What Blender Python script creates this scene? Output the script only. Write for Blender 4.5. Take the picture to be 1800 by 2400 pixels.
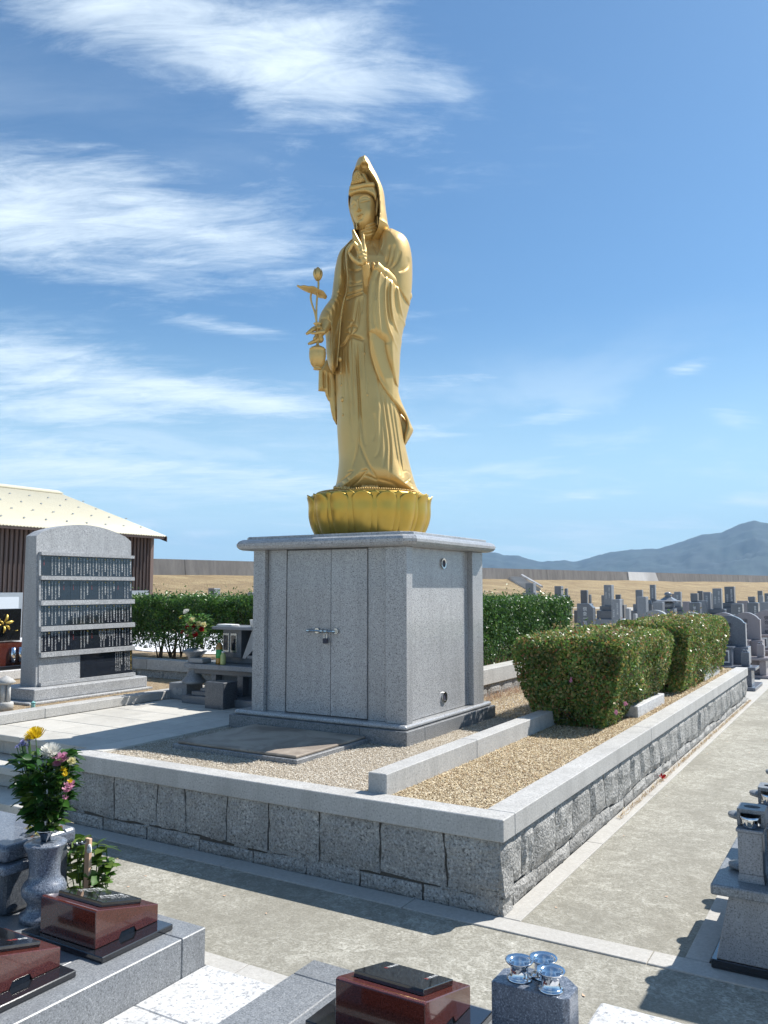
import bpy, bmesh, math, random
import numpy as np
from mathutils import Vector, Matrix, noise as mnoise

for o in list(bpy.data.objects): bpy.data.objects.remove(o)
sc = bpy.context.scene
COL = sc.collection
R = math.radians
random.seed(7)

# ------------------------------------------------------------------ camera
cam = bpy.data.cameras.new('camera'); camo = bpy.data.objects.new('camera', cam); COL.objects.link(camo)
cam.sensor_fit = 'VERTICAL'; cam.sensor_height = 24.0; cam.lens = 19.2266
cam.clip_start = 0.05; cam.clip_end = 20000
camo.location = (1.6132, -3.8417, 1.6)
camo.rotation_euler = (math.pi/2 + 0.0923, 0, 0.5376)
sc.camera = camo

# ------------------------------------------------------------------ light
SUNV = Vector((0.46, 0.70, 1.0)).normalized()
sun_el = math.asin(SUNV.z); sun_rot = math.atan2(SUNV.x, SUNV.y)
sl = bpy.data.lights.new('sun', 'SUN'); so = bpy.data.objects.new('sun', sl); COL.objects.link(so)
sl.energy = 5.0; sl.angle = R(0.5); sl.color = (1.0, 0.965, 0.91)
so.rotation_euler = SUNV.to_track_quat('Z', 'Y').to_euler(); so.location = (20, 30, 40)

world = bpy.data.worlds.new('World'); sc.world = world; world.use_nodes = True
WN = world.node_tree; WN.nodes.clear()
def wn(t, **k):
    n = WN.nodes.new(t)
    for a, b in k.items(): setattr(n, a, b)
    return n
def build_world():
    L = WN.links.new
    out = wn('ShaderNodeOutputWorld'); bg = wn('ShaderNodeBackground'); bg.inputs['Strength'].default_value = 0.098
    sky = wn('ShaderNodeTexSky', sky_type='NISHITA', sun_disc=False, sun_elevation=sun_el, sun_rotation=sun_rot,
             air_density=1.0, dust_density=0.6, ozone_density=3.0, altitude=0)
    tc = wn('ShaderNodeTexCoord'); sep = wn('ShaderNodeSeparateXYZ'); L(tc.outputs['Generated'], sep.inputs[0])
    def M(op, a, b=None, c=None, clamp=False):
        n = wn('ShaderNodeMath', operation=op); n.use_clamp = clamp
        for i, v in enumerate((a, b, c)):
            if v is None: continue
            if isinstance(v, (int, float)): n.inputs[i].default_value = v
            else: L(v, n.inputs[i])
        return n.outputs[0]
    X, Y, Z = sep.outputs
    zp = M('ADD', M('MAXIMUM', Z, 0.0), 0.16)
    # horizontal frame: a = along the view heading to the right, b = away
    ca, sa = math.cos(0.5376), math.sin(0.5376)
    A = M('ADD', M('MULTIPLY', X, ca), M('MULTIPLY', Y, sa))
    B = M('ADD', M('MULTIPLY', X, -sa), M('MULTIPLY', Y, ca))
    px = M('DIVIDE', A, zp); py = M('DIVIDE', B, zp)
    def clouds(rot, sx, sy, ox, oy, det, rough, lo, hi, dist=0.6):
        cb = wn('ShaderNodeCombineXYZ'); L(px, cb.inputs[0]); L(py, cb.inputs[1])
        mp = wn('ShaderNodeMapping'); L(cb.outputs[0], mp.inputs[0])
        mp.inputs['Rotation'].default_value = (0, 0, rot); mp.inputs['Scale'].default_value = (sx, sy, 1); mp.inputs['Location'].default_value = (ox, oy, 0)
        nt = wn('ShaderNodeTexNoise'); nt.inputs['Scale'].default_value = 1; nt.inputs['Detail'].default_value = det
        nt.inputs['Roughness'].default_value = rough; nt.inputs['Distortion'].default_value = dist
        L(mp.outputs[0], nt.inputs['Vector'])
        mr = wn('ShaderNodeMapRange', interpolation_type='SMOOTHSTEP'); mr.inputs[1].default_value = lo; mr.inputs[2].default_value = hi
        L(nt.outputs[0], mr.inputs[0]); return mr.outputs[0], nt.outputs[0]
    # azimuth across the view (0 = straight ahead, + = right)
    az = M('ARCTAN2', A, B)
    left = wn('ShaderNodeMapRange', interpolation_type='SMOOTHSTEP'); left.inputs[1].default_value = 0.28; left.inputs[2].default_value = -0.42
    L(az, left.inputs[0])
    # broad banks of cirrus, thicker to the left
    bank, _ = clouds(0.18, 0.55, 0.95, 3.3, 1.9, 3, 0.5, 0.40, 0.62, 0.3)
    wisp, wr = clouds(0.25, 1.4, 4.2, 1.2, 7.7, 10, 0.62, 0.36, 0.72, 0.5)
    fine, fr_ = clouds(0.20, 5.0, 17.0, 5.2, 3.7, 12, 0.72, 0.30, 0.75, 1.0)
    _, mr_ = clouds(0.3, 2.6, 6.0, 2.2, 8.7, 12, 0.68, 0.30, 0.75, 0.9)
    c1 = M('MULTIPLY', M('MULTIPLY', bank, M('ADD', M('MULTIPLY', wisp, 0.75), M('MULTIPLY', fine, 0.35))), left.outputs[0], clamp=True)
    # low streaky band near the horizon everywhere
    low = wn('ShaderNodeMapRange', interpolation_type='SMOOTHSTEP'); low.inputs[1].default_value = 0.34; low.inputs[2].default_value = 0.05
    L(Z, low.inputs[0])
    lowc, _ = clouds(0.05, 1.0, 1.3, 9.1, 4.4, 8, 0.6, 0.50, 0.70, 0.4)
    c2 = M('MULTIPLY', M('MULTIPLY', lowc, low.outputs[0]), 0.75)
    # a few named wisps to the left of and behind the statue: soft elongated blobs in azimuth / elevation
    el = M('ARCSINE', Z)
    def blob(a0, e0, wa, we, tilt, s):
        da = M('SUBTRACT', az, a0); de = M('SUBTRACT', el, e0)
        ct, st = math.cos(tilt), math.sin(tilt)
        u = M('DIVIDE', M('ADD', M('MULTIPLY', da, ct), M('MULTIPLY', de, st)), wa)
        v = M('DIVIDE', M('ADD', M('MULTIPLY', da, -st), M('MULTIPLY', de, ct)), we)
        r2 = M('ADD', M('MULTIPLY', u, u), M('MULTIPLY', v, v))
        return M('MULTIPLY', M('EXPONENT', M('MULTIPLY', r2, -1.0)), s)
    cov = None
    for b in BLOBS:
        v = blob(*b); cov = v if cov is None else M('ADD', cov, v)
    nn = M('ADD', M('ADD', M('MULTIPLY', wr, 1.5), M('MULTIPLY', fr_, 1.1)), M('MULTIPLY', mr_, 1.4))
    fld = M('ADD', M('MULTIPLY', cov, 0.80), M('SUBTRACT', nn, 2.0))
    sm_ = wn('ShaderNodeMapRange', interpolation_type='SMOOTHSTEP'); sm_.inputs[1].default_value = 0.18; sm_.inputs[2].default_value = 1.55
    L(fld, sm_.inputs[0]); c3 = M('MULTIPLY', sm_.outputs[0], M('MULTIPLY', cov, 2.6, clamp=True), clamp=True)
    c = M('MAXIMUM', M('MAXIMUM', c2, c3), M('MULTIPLY', c1, 0.45))
    c = M('MULTIPLY', c, 0.90, clamp=True)
    mix = wn('ShaderNodeMixRGB'); L(c, mix.inputs[0])
    hz = wn('ShaderNodeMapRange', interpolation_type='SMOOTHSTEP'); hz.inputs[1].default_value = 0.34; hz.inputs[2].default_value = 0.0; hz.inputs[4].default_value = 0.86
    L(Z, hz.inputs[0])
    hm = wn('ShaderNodeMixRGB'); L(hz.outputs[0], hm.inputs[0]); L(sky.outputs[0], hm.inputs[1]); hm.inputs[2].default_value = (7.8, 8.2, 8.4, 1)
    tint = wn('ShaderNodeMixRGB', blend_type='MULTIPLY'); tint.inputs[0].default_value = 1; L(hm.outputs[0], tint.inputs[1]); tint.inputs[2].default_value = SKY_TINT
    L(tint.outputs[0], mix.inputs[1]); mix.inputs[2].default_value = (7.6, 8.6, 9.3, 1)
    L(mix.outputs[0], bg.inputs['Color']); L(bg.outputs[0], out.inputs[0])
SKY_TINT = (0.66, 0.90, 1.0, 1)
# (azimuth from the view axis, elevation, half length, half height, tilt, strength)
BLOBS = [(-0.16, 0.60, 0.30, 0.075, -0.25, 1.0), (-0.40, 0.63, 0.16, 0.06, 0.1, 0.9), (-0.02, 0.66, 0.14, 0.035, 0.45, 0.6),
         (-0.33, 0.42, 0.26, 0.060, -0.05, 1.05), (-0.14, 0.40, 0.10, 0.03, 0.0, 0.6), (-0.44, 0.38, 0.2, 0.05, -0.2, 0.6),
         (-0.36, 0.25, 0.26, 0.030, -0.10, 1.1), (-0.45, 0.20, 0.25, 0.04, 0.0, 1.0), (-0.16, 0.22, 0.12, 0.014, -0.12, 0.7),
         (0.06, 0.245, 0.11, 0.018, 0.12, 0.75), (0.22, 0.205, 0.07, 0.010, 0.15, 0.7), (0.05, 0.185, 0.06, 0.012, 0.0, 0.7), (0.02, 0.30, 0.05, 0.010, 0.0, 0.6),
         (0.03, 0.33, 0.09, 0.010, 0.1, 0.5), (0.14, 0.71, 0.05, 0.012, -0.1, 0.9), (-0.35, 0.13, 0.35, 0.035, 0.0, 1.1), (-0.2, 0.31, 0.08, 0.010, -0.1, 0.8),
         (0.02, 0.12, 0.25, 0.018, 0.0, 0.5), (0.28, 0.07, 0.20, 0.018, 0.0, 0.7), (0.36, 0.25, 0.03, 0.010, 0.2, 0.7), (0.41, 0.19, 0.03, 0.012, -0.3, 0.7), (0.25, 0.11, 0.06, 0.006, 0.1, 0.6), (-0.30, 0.02, 0.3, 0.03, 0.0, 0.6)]
build_world()

vs = sc.view_settings
sc.display_settings.display_device = 'sRGB'
vs.view_transform = 'Standard'; vs.look = 'None'; vs.exposure = 0.55; vs.gamma = 1.0; vs.use_curve_mapping = False
sc.cycles.max_bounces = 6; sc.cycles.diffuse_bounces = 3; sc.cycles.glossy_bounces = 3; sc.cycles.transmission_bounces = 4
sc.cycles.volume_bounces = 0; sc.cycles.caustics_reflective = False; sc.cycles.caustics_refractive = False

# ------------------------------------------------------------------ helpers
WM = {}
def reg(o, m=None): WM[o.name] = m or Matrix.Identity(4)
def link(o, parent, world):
    COL.objects.link(o)
    if parent is not None:
        o.parent = parent
        pm = WM[parent.name]
        if world: o.matrix_basis = pm.inverted(); WM[o.name] = Matrix.Identity(4)
        else: WM[o.name] = pm.copy()
    else: WM[o.name] = Matrix.Identity(4)
def obj(name, me, mat, parent=None, world=True, smooth=False, kind=None):
    if isinstance(me, bmesh.types.BMesh):
        b = me; me = bpy.data.meshes.new(name); b.to_mesh(me); b.free()
    if mat is not None and not me.materials:
        for m in (mat if isinstance(mat, (list, tuple)) else [mat]): me.materials.append(m)
    if smooth: me.polygons.foreach_set('use_smooth', [True]*len(me.polygons))
    o = bpy.data.objects.new(name, me); link(o, parent, world)
    if kind: o['kind'] = kind
    return o
def thing(name, label, cat, loc=(0, 0, 0), rotz=0.0, group=None):
    o = bpy.data.objects.new(name, None); COL.objects.link(o); o.empty_display_size = 0.1
    o.location = loc; o.rotation_euler = (0, 0, rotz)
    WM[o.name] = Matrix.Translation(Vector(loc)) @ Matrix.Rotation(rotz, 4, 'Z')
    return tag(o, label, cat, group)
def tag(o, label, cat, group=None):
    o['label'] = label; o['category'] = cat
    if group: o['group'] = group
    return o
def struct(name, me, mat, parent=None, kind='structure', smooth=False):
    o = obj(name, me, mat, parent, smooth=smooth); o['kind'] = kind; return o
def BM(): return bmesh.new()
def box(b, x0, x1, y0, y1, z0, z1, bev=0.0, seg=1, top=None, midx=0):
    """axis box; top=(dx0,dx1,dy0,dy1) insets of the top face"""
    t = top or (0, 0, 0, 0)
    co = [(x0, y0, z0), (x1, y0, z0), (x1, y1, z0), (x0, y1, z0),
          (x0+t[0], y0+t[2], z1), (x1-t[1], y0+t[2], z1), (x1-t[1], y1-t[3], z1), (x0+t[0], y1-t[3], z1)]
    vs = [b.verts.new(c) for c in co]
    fs = [b.faces.new([vs[i] for i in f]) for f in ((0, 3, 2, 1), (4, 5, 6, 7), (0, 1, 5, 4), (1, 2, 6, 5), (2, 3, 7, 6), (3, 0, 4, 7))]
    for f in fs: f.material_index = midx
    if bev > 0:
        es = list({e for f in fs for e in f.edges})
        bmesh.ops.bevel(b, geom=es, offset=bev, segments=seg, affect='EDGES', profile=0.5)
    return vs
def bx(name, mat, parent, x0, x1, y0, y1, z0, z1, bev=0.004, seg=1, top=None, world=True, smooth=False):
    b = BM(); box(b, x0, x1, y0, y1, z0, z1, bev, seg, top); return obj(name, b, mat, parent, world, smooth)
def prism(b, pts, axis, a0, a1, midx=0):
    """extrude polygon pts (in the two other axes) along axis"""
    def P(p, a):
        return {'x': (a, p[0], p[1]), 'y': (p[0], a, p[1]), 'z': (p[0], p[1], a)}[axis]
    lo = [b.verts.new(P(p, a0)) for p in pts]; hi = [b.verts.new(P(p, a1)) for p in pts]
    n = len(pts)
    fs = [b.faces.new(lo), b.faces.new(hi[::-1])]
    for i in range(n): fs.append(b.faces.new((lo[i], hi[i], hi[(i+1) % n], lo[(i+1) % n])))
    for f in fs: f.material_index = midx
    bmesh.ops.recalc_face_normals(b, faces=fs)
    return fs
def lathe(b, prof, cx=0, cy=0, n=32, cap=True, midx=0):
    rings = []
    for r, z in prof:
        rings.append([b.verts.new((cx+r*math.cos(2*math.pi*i/n), cy+r*math.sin(2*math.pi*i/n), z)) for i in range(n)])
    for a, c in zip(rings, rings[1:]):
        for i in range(n):
            b.faces.new((a[i], a[(i+1) % n], c[(i+1) % n], c[i])).material_index = midx
    if cap:
        if prof[0][0] > 1e-5: b.faces.new(rings[0][::-1]).material_index = midx
        if prof[-1][0] > 1e-5: b.faces.new(rings[-1]).material_index = midx
def tube(b, pts, rad, n=8, cap=True, midx=0):
    """tube along points; rad number or list"""
    pts = [Vector(p) for p in pts]; rings = []
    rs = rad if isinstance(rad, (list, tuple)) else [rad]*len(pts)
    up = None
    for i, p in enumerate(pts):
        t = (pts[min(i+1, len(pts)-1)] - pts[max(i-1, 0)]).normalized()
        if up is None: up = t.orthogonal().normalized()
        else: up = (up - t*up.dot(t)).normalized()
        s = t.cross(up)
        rings.append([b.verts.new(p + (up*math.cos(2*math.pi*k/n) + s*math.sin(2*math.pi*k/n))*rs[i]) for k in range(n)])
    for a, c in zip(rings, rings[1:]):
        for k in range(n): b.faces.new((a[k], a[(k+1) % n], c[(k+1) % n], c[k])).material_index = midx
    if cap:
        b.faces.new(rings[0][::-1]).material_index = midx; b.faces.new(rings[-1]).material_index = midx
def spline(pts, k=6):
    pts = [Vector(p) for p in pts]; out = []
    for i in range(len(pts)-1):
        p0 = pts[max(i-1, 0)]; p1 = pts[i]; p2 = pts[i+1]; p3 = pts[min(i+2, len(pts)-1)]
        for j in range(k):
            t = j/k
            out.append(0.5*((2*p1)+(p2-p0)*t+(2*p0-5*p1+4*p2-p3)*t*t+(3*p1-p0-3*p2+p3)*t*t*t))
    out.append(pts[-1]); return out
def np_mesh(name, V, F, smooth=False, cols=None):
    """V (n,3) float, F (m,k) int: fast mesh"""
    V = np.asarray(V, np.float32); F = np.asarray(F, np.int32); k = F.shape[1]
    me = bpy.data.meshes.new(name); me.vertices.add(len(V)); me.vertices.foreach_set('co', V.ravel())
    me.loops.add(F.size); me.loops.foreach_set('vertex_index', F.ravel())
    me.polygons.add(len(F)); me.polygons.foreach_set('loop_start', np.arange(0, F.size, k, dtype=np.int32))
    me.polygons.foreach_set('loop_total', np.full(len(F), k, np.int32))
    if smooth: me.polygons.foreach_set('use_smooth', np.ones(len(F), bool))
    if cols is not None:
        a = me.color_attributes.new('tone', 'FLOAT_COLOR', 'POINT'); a.data.foreach_set('color', np.asarray(cols, np.float32).ravel())
    me.update(calc_edges=True); me.validate(); return me

# ------------------------------------------------------------------ materials
class NT:
    def __init__(s, name):
        s.m = bpy.data.materials.new(name); s.m.use_nodes = True; s.t = s.m.node_tree
        s.b = s.t.nodes['Principled BSDF']; s.geo = None
    def n(s, t, **k):
        x = s.t.nodes.new(t)
        for a, v in k.items(): setattr(x, a, v)
        return x
    def L(s, a, b): s.t.links.new(a, b)
    def pos(s, coord='pos'):
        if coord == 'obj':
            return s.n('ShaderNodeTexCoord').outputs['Object']
        if s.geo is None: s.geo = s.n('ShaderNodeNewGeometry').outputs['Position']
        return s.geo
    def noise(s, scale, det=2, rough=0.5, vec=None, dist=0.0):
        x = s.n('ShaderNodeTexNoise'); x.inputs['Scale'].default_value = scale; x.inputs['Detail'].default_value = det
        x.inputs['Roughness'].default_value = rough; x.inputs['Distortion'].default_value = dist
        s.L(vec if vec is not None else s.pos(), x.inputs['Vector']); return x.outputs[0]
    def vor(s, scale, feat='F1', vec=None, out=0):
        x = s.n('ShaderNodeTexVoronoi', feature=feat); x.inputs['Scale'].default_value = scale
        s.L(vec if vec is not None else s.pos(), x.inputs['Vector']); return x.outputs[out]
    def ramp(s, f, stops, interp='LINEAR'):
        x = s.n('ShaderNodeValToRGB'); s.L(f, x.inputs[0]); cr = x.color_ramp; cr.interpolation = interp
        while len(cr.elements) < len(stops): cr.elements.new(0.5)
        for e, (p, c) in zip(cr.elements, stops):
            e.position = p; e.color = (c, c, c, 1) if isinstance(c, (int, float)) else (*c, 1)
        return x.outputs[0]
    def mix(s, f, a, b, mode='MIX'):
        x = s.n('ShaderNodeMixRGB', blend_type=mode)
        for i, v in enumerate((f, a, b)):
            if isinstance(v, (int, float)): x.inputs[i].default_value = v if i == 0 else (v, v, v, 1)
            elif isinstance(v, tuple): x.inputs[i].default_value = (*v[:3], 1)
            else: s.L(v, x.inputs[i])
        return x.outputs[0]
    def math(s, op, a, b=0.0):
        x = s.n('ShaderNodeMath', operation=op)
        for i, v in enumerate((a, b)):
            if isinstance(v, (int, float)): x.inputs[i].default_value = v
            else: s.L(v, x.inputs[i])
        return x.outputs[0]
    def bump(s, h, dist, st=1.0):
        x = s.n('ShaderNodeBump'); x.inputs['Distance'].default_value = dist; x.inputs['Strength'].default_value = st
        s.L(h, x.inputs['Height']); s.L(x.outputs[0], s.b.inputs['Normal'])
    def set(s, col=None, rough=None, metal=None, spec=None, coat=None):
        for k, v in (('Base Color', col), ('Roughness', rough), ('Metallic', metal), ('Specular IOR Level', spec), ('Coat Weight', coat)):
            if v is None: continue
            if isinstance(v, (int, float)): s.b.inputs[k].default_value = v
            elif isinstance(v, tuple): s.b.inputs[k].default_value = (*v[:3], 1)
            else: s.L(v, s.b.inputs[k])
        return s.m
def plain(name, col, rough=0.6, metal=0.0, var=0.12, scale=12, bump=0.0, coat=0.0, spec=None):
    t = NT(name); n = t.noise(scale, 3, 0.6)
    c = t.mix(n, tuple(x*(1-var) for x in col), tuple(min(1, x*(1+var)) for x in col))
    if bump: t.bump(t.noise(scale*6, 4, 0.6), bump)
    return t.set(c, rough, metal, spec, coat)
def granite(name, base, light, dark, sc1=260, rough=0.45, stain=0.12, bump=0.0008, coat=0.0, stain_sc=1.6, joints=0.0, scale2=0.0):
    t = NT(name)
    a = t.noise(sc1, 3, 0.7); v = t.vor(sc1*0.8)
    c = t.ramp(a, [(0.35, dark), (0.46, base), (0.54, base), (0.66, light)])
    sp = t.ramp(v, [(0.05, 1.0), (0.22, 0.0)])
    c = t.mix(t.math('MULTIPLY', sp, 0.45), c, dark)
    m = t.noise(sc1*0.28, 3, 0.65)
    c = t.mix(t.ramp(m, [(0.45, 0.0), (0.7, 0.22)]), c, light)
    big = t.noise(stain_sc, 5, 0.62, dist=0.5)
    c = t.mix(t.ramp(big, [(0.35, stain), (0.65, 0.0)]), c, tuple(x*0.55 for x in base))
    mp = t.n('ShaderNodeMapping'); mp.inputs['Scale'].default_value = (1, 1, 0.12); t.L(t.pos(), mp.inputs[0])
    sk = t.noise(7, 4, 0.65, mp.outputs[0]); c = t.mix(t.ramp(sk, [(0.36, 0.30), (0.52, 0.0)]), c, tuple(x*0.6 for x in base))
    rnd = t.n('ShaderNodeObjectInfo').outputs['Random']; rv = t.ramp(rnd, [(0.0, 0.88), (1.0, 1.0)]); c = t.mix(1.0, c, rv, 'MULTIPLY')
    t.bump(t.noise(sc1*0.7, 3, 0.6), bump)
    return t.set(c, rough, 0.0, 0.5, coat)
M = {}
M['ped'] = granite('polished_granite', (0.42, 0.42, 0.42), (0.66, 0.655, 0.645), (0.10, 0.10, 0.105), 120, 0.22, 0.12, 0.0002, 0.25, 2.2)
M['cap'] = granite('slab_granite', (0.42, 0.43, 0.44), (0.66, 0.66, 0.66), (0.10, 0.10, 0.11), 110, 0.33, 0.18, 0.0003, 0.2)
M['base'] = granite('base_granite', (0.24, 0.245, 0.25), (0.40, 0.40, 0.40), (0.06, 0.06, 0.065), 110, 0.5, 0.2, 0.0005)
M['coping'] = granite('coping_granite', (0.53, 0.515, 0.485), (0.66, 0.645, 0.615), (0.30, 0.295, 0.285), 95, 0.75, 0.30, 0.0006, 0, 2.6)
M['rock'] = granite('split_granite', (0.41, 0.40, 0.375), (0.74, 0.72, 0.68), (0.07, 0.068, 0.065), 75, 0.85, 0.45, 0.016, 0, 4.5)
M['filler'] = plain('mortar', (0.11, 0.10, 0.085), 0.95, var=0.4, scale=30, bump=0.004)
M['stele'] = granite('stele_granite', (0.38, 0.385, 0.39), (0.66, 0.66, 0.65), (0.13, 0.135, 0.14), 110, 0.5, 0.05, 0.0004)
M['paver'] = granite('court_paver', (0.60, 0.57, 0.505), (0.62, 0.60, 0.55), (0.42, 0.40, 0.37), 200, 0.7, 0.25, 0.0003, 0, 1.3)
M['plinth'] = granite('plinth_granite', (0.23, 0.24, 0.25), (0.42, 0.43, 0.435), (0.08, 0.085, 0.09), 170, 0.4, 0.12, 0.0003)
M['bluegran'] = granite('blue_granite', (0.15, 0.17, 0.21), (0.42, 0.45, 0.50), (0.03, 0.04, 0.06), 170, 0.3, 0.1, 0.0003, 0.3)
M['whitegran'] = granite('white_granite', (0.62, 0.615, 0.60), (0.76, 0.755, 0.74), (0.26, 0.265, 0.28), 55, 0.7, 0.06, 0.0012)
M['redgran'] = granite('red_granite', (0.105, 0.024, 0.017), (0.20, 0.062, 0.045), (0.025, 0.006, 0.005), 260, 0.12, 0.1, 0.0001, 0.8)
M['blackgran'] = granite('black_granite', (0.012, 0.013, 0.016), (0.03, 0.03, 0.034), (0.006, 0.006, 0.008), 300, 0.08, 0.0, 0.00005, 0.9)
M['darkgran'] = granite('dark_granite', (0.085, 0.095, 0.11), (0.20, 0.21, 0.23), (0.03, 0.035, 0.04), 180, 0.35, 0.1, 0.0003, 0.2)
M['gr1'] = granite('tomb_grey', (0.27, 0.285, 0.305), (0.36, 0.37, 0.39), (0.08, 0.085, 0.10), 150, 0.35, 0.1, 0.0003, 0.2)
M['gr2'] = granite('tomb_dark_grey', (0.16, 0.175, 0.195), (0.25, 0.26, 0.28), (0.05, 0.055, 0.07), 150, 0.3, 0.1, 0.0003, 0.3)
M['gr3'] = granite('tomb_pink_grey', (0.34, 0.30, 0.31), (0.45, 0.41, 0.41), (0.17, 0.15, 0.16), 150, 0.35, 0.1, 0.0003, 0.2)
M['gr4'] = granite('tomb_light_grey', (0.38, 0.38, 0.38), (0.5, 0.5, 0.5), (0.17, 0.17, 0.18), 150, 0.4, 0.15, 0.0003, 0.1)
M['steel'] = plain('polished_steel', (0.75, 0.76, 0.78), 0.08, 1.0, var=0.03)
M['steel2'] = plain('worn_steel', (0.6, 0.6, 0.58), 0.25, 1.0, var=0.1)
M['white'] = plain('white_ceramic', (0.78, 0.78, 0.76), 0.3, var=0.03)
M['ink'] = plain('white_lettering', (0.82, 0.82, 0.80), 0.6, var=0.02)
M['inkg'] = plain('gold_lettering', (0.72, 0.53, 0.12), 0.5, var=0.02)
M['inkr'] = plain('red_lettering', (0.45, 0.06, 0.05), 0.6, var=0.02)
M['inkd'] = plain('dark_lettering', (0.05, 0.05, 0.07), 0.7, var=0.02)
M['wood'] = plain('pale_wood', (0.72, 0.46, 0.30), 0.7, var=0.15, scale=20)
M['bark'] = plain('bark', (0.10, 0.065, 0.04), 0.95, var=0.3, scale=40, bump=0.003)
M['pane'] = plain('plate_black', (0.016, 0.02, 0.028), 0.10, 0.0, var=0.1, coat=0.8)
def gold_mat():
    t = NT('gold_paint')
    n = t.noise(3.0, 4, 0.6)
    c = t.mix(n, (0.64, 0.41, 0.135), (0.76, 0.52, 0.20))
    t.bump(t.noise(60, 3, 0.6), 0.0006)
    return t.set(c, t.ramp(n, [(0.3, 0.34), (0.7, 0.46)]), 0.50, 0.5)
M['gold'] = gold_mat()
def gold2():
    t = NT('polished_gold_paint'); n = t.noise(4.0, 4, 0.6)
    return t.set(t.mix(n, (0.52, 0.33, 0.05), (0.66, 0.44, 0.10)), t.ramp(n, [(0.3, 0.30), (0.7, 0.40)]), 0.75, 0.5)
M['gold2'] = gold2()
def path_mat():
    t = NT('exposed_concrete')
    a = t.noise(11, 8, 0.75, dist=0.9); b = t.noise(75, 4, 0.75); d = t.noise(1.3, 4, 0.6, dist=0.8)
    c = t.ramp(a, [(0.32, (0.25, 0.235, 0.19)), (0.50, (0.38, 0.36, 0.30)), (0.66, (0.56, 0.535, 0.46))])
    c = t.mix(t.ramp(b, [(0.35, 0.75), (0.6, 0.0)]), c, (0.14, 0.13, 0.10))
    st = t.noise(28, 5, 0.7, dist=1.2)
    c = t.mix(t.ramp(st, [(0.52, 0.0), (0.68, 0.7)]), c, (0.62, 0.595, 0.52))
    c = t.mix(t.ramp(d, [(0.38, 0.6), (0.58, 0.0)]), c, (0.22, 0.205, 0.165))
    h = t.mix(0.5, b, a)
    t.bump(h, 0.006, 1.0)
    return t.set(c, 0.9)
M['path'] = path_mat()
def kerb_mat():
    t = NT('kerb_concrete')
    a = t.noise(60, 4, 0.7); d = t.noise(2.0, 4, 0.6, dist=0.6)
    c = t.ramp(a, [(0.3, (0.40, 0.38, 0.345)), (0.6, (0.50, 0.48, 0.44)), (0.75, (0.58, 0.56, 0.52))])
    c = t.mix(t.ramp(d, [(0.35, 0.35), (0.62, 0.0)]), c, (0.36, 0.34, 0.31))
    t.bump(a, 0.0015); return t.set(c, 0.85)
M['kerb'] = kerb_mat()
def gravel_mat(name, c0, c1, c2, sc=140, disp=0.006):
    t = NT(name)
    v = t.vor(sc, out=1); a = t.noise(sc*0.15, 4, 0.6); d = t.noise(1.4, 4, 0.6, dist=0.5)
    sp = t.n('ShaderNodeSeparateColor'); t.L(v, sp.inputs[0])
    c = t.ramp(sp.outputs[0], [(0.0, c0), (0.5, c1), (1.0, c2)])
    c = t.mix(t.ramp(d, [(0.35, 0.4), (0.65, 0.0)]), c, c0)
    t.bump(t.vor(sc), disp, 1.0); return t.set(c, 0.9)
M['gravel'] = gravel_mat('gravel_bed', (0.26, 0.21, 0.15), (0.42, 0.36, 0.28), (0.60, 0.54, 0.44))
M['soil'] = gravel_mat('dry_bed', (0.18, 0.125, 0.07), (0.34, 0.255, 0.155), (0.50, 0.40, 0.27), 110)
def vcol_mat(name, rough=0.5, trans=0.0, spec=0.5, mul=1.0):
    t = NT(name); at = t.n('ShaderNodeAttribute', attribute_name='tone'); c = at.outputs['Color']
    t.set(c, rough, 0.0, spec)
    if trans > 0:
        tr = t.n('ShaderNodeBsdfTranslucent'); t.L(c, tr.inputs['Color']); ms = t.n('ShaderNodeMixShader'); ms.inputs[0].default_value = trans
        t.L(t.b.outputs[0], ms.inputs[1]); t.L(tr.outputs[0], ms.inputs[2]); t.L(ms.outputs[0], t.t.nodes['Material Output'].inputs[0])
    return t.m
M['leaf'] = vcol_mat('leaf', 0.36, 0.38)
M['petal'] = vcol_mat('petal', 0.6, 0.3)
M['pebble'] = vcol_mat('pebble', 0.85)
M['straw'] = vcol_mat('dry_grass', 0.8, 0.15)
# ================================================================== GROUND AND LARGE STRUCTURE
def ground_mat():
    t = NT('ground_gravel')
    a = t.noise(0.35, 5, 0.6, dist=0.6); b = t.noise(30, 4, 0.7)
    c = t.ramp(a, [(0.35, (0.30, 0.25, 0.17)), (0.5, (0.46, 0.43, 0.37)), (0.65, (0.60, 0.58, 0.54))])
    c = t.mix(t.ramp(b, [(0.4, 0.4), (0.6, 0.0)]), c, (0.25, 0.22, 0.17))
    t.bump(b, 0.01); return t.set(c, 0.95)
def grass_mat():
    t = NT('dry_grass_bank')
    a = t.noise(0.25, 6, 0.65, dist=1.0); b = t.noise(3.5, 6, 0.75, dist=1.0); d = t.noise(14, 4, 0.7)
    c = t.ramp(a, [(0.35, (0.24, 0.165, 0.08)), (0.5, (0.38, 0.27, 0.135)), (0.65, (0.50, 0.38, 0.20))])
    c = t.mix(t.ramp(b, [(0.38, 0.75), (0.58, 0.0)]), c, (0.22, 0.15, 0.075))
    c = t.mix(t.ramp(d, [(0.5, 0.0), (0.7, 0.45)]), c, (0.62, 0.50, 0.31))
    t.bump(b, 0.25); return t.set(c, 0.95)
M['ground'] = ground_mat(); M['grass'] = grass_mat()
def sheet(x0, x1, y0, y1, z):
    b = BM(); b.faces.new([b.verts.new(c) for c in ((x0, y0, z), (x1, y0, z), (x1, y1, z), (x0, y1, z))]); return b
struct('ground', sheet(-6000, 6000, -6000, 6000, -0.012), M['ground'])
b = BM()
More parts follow.
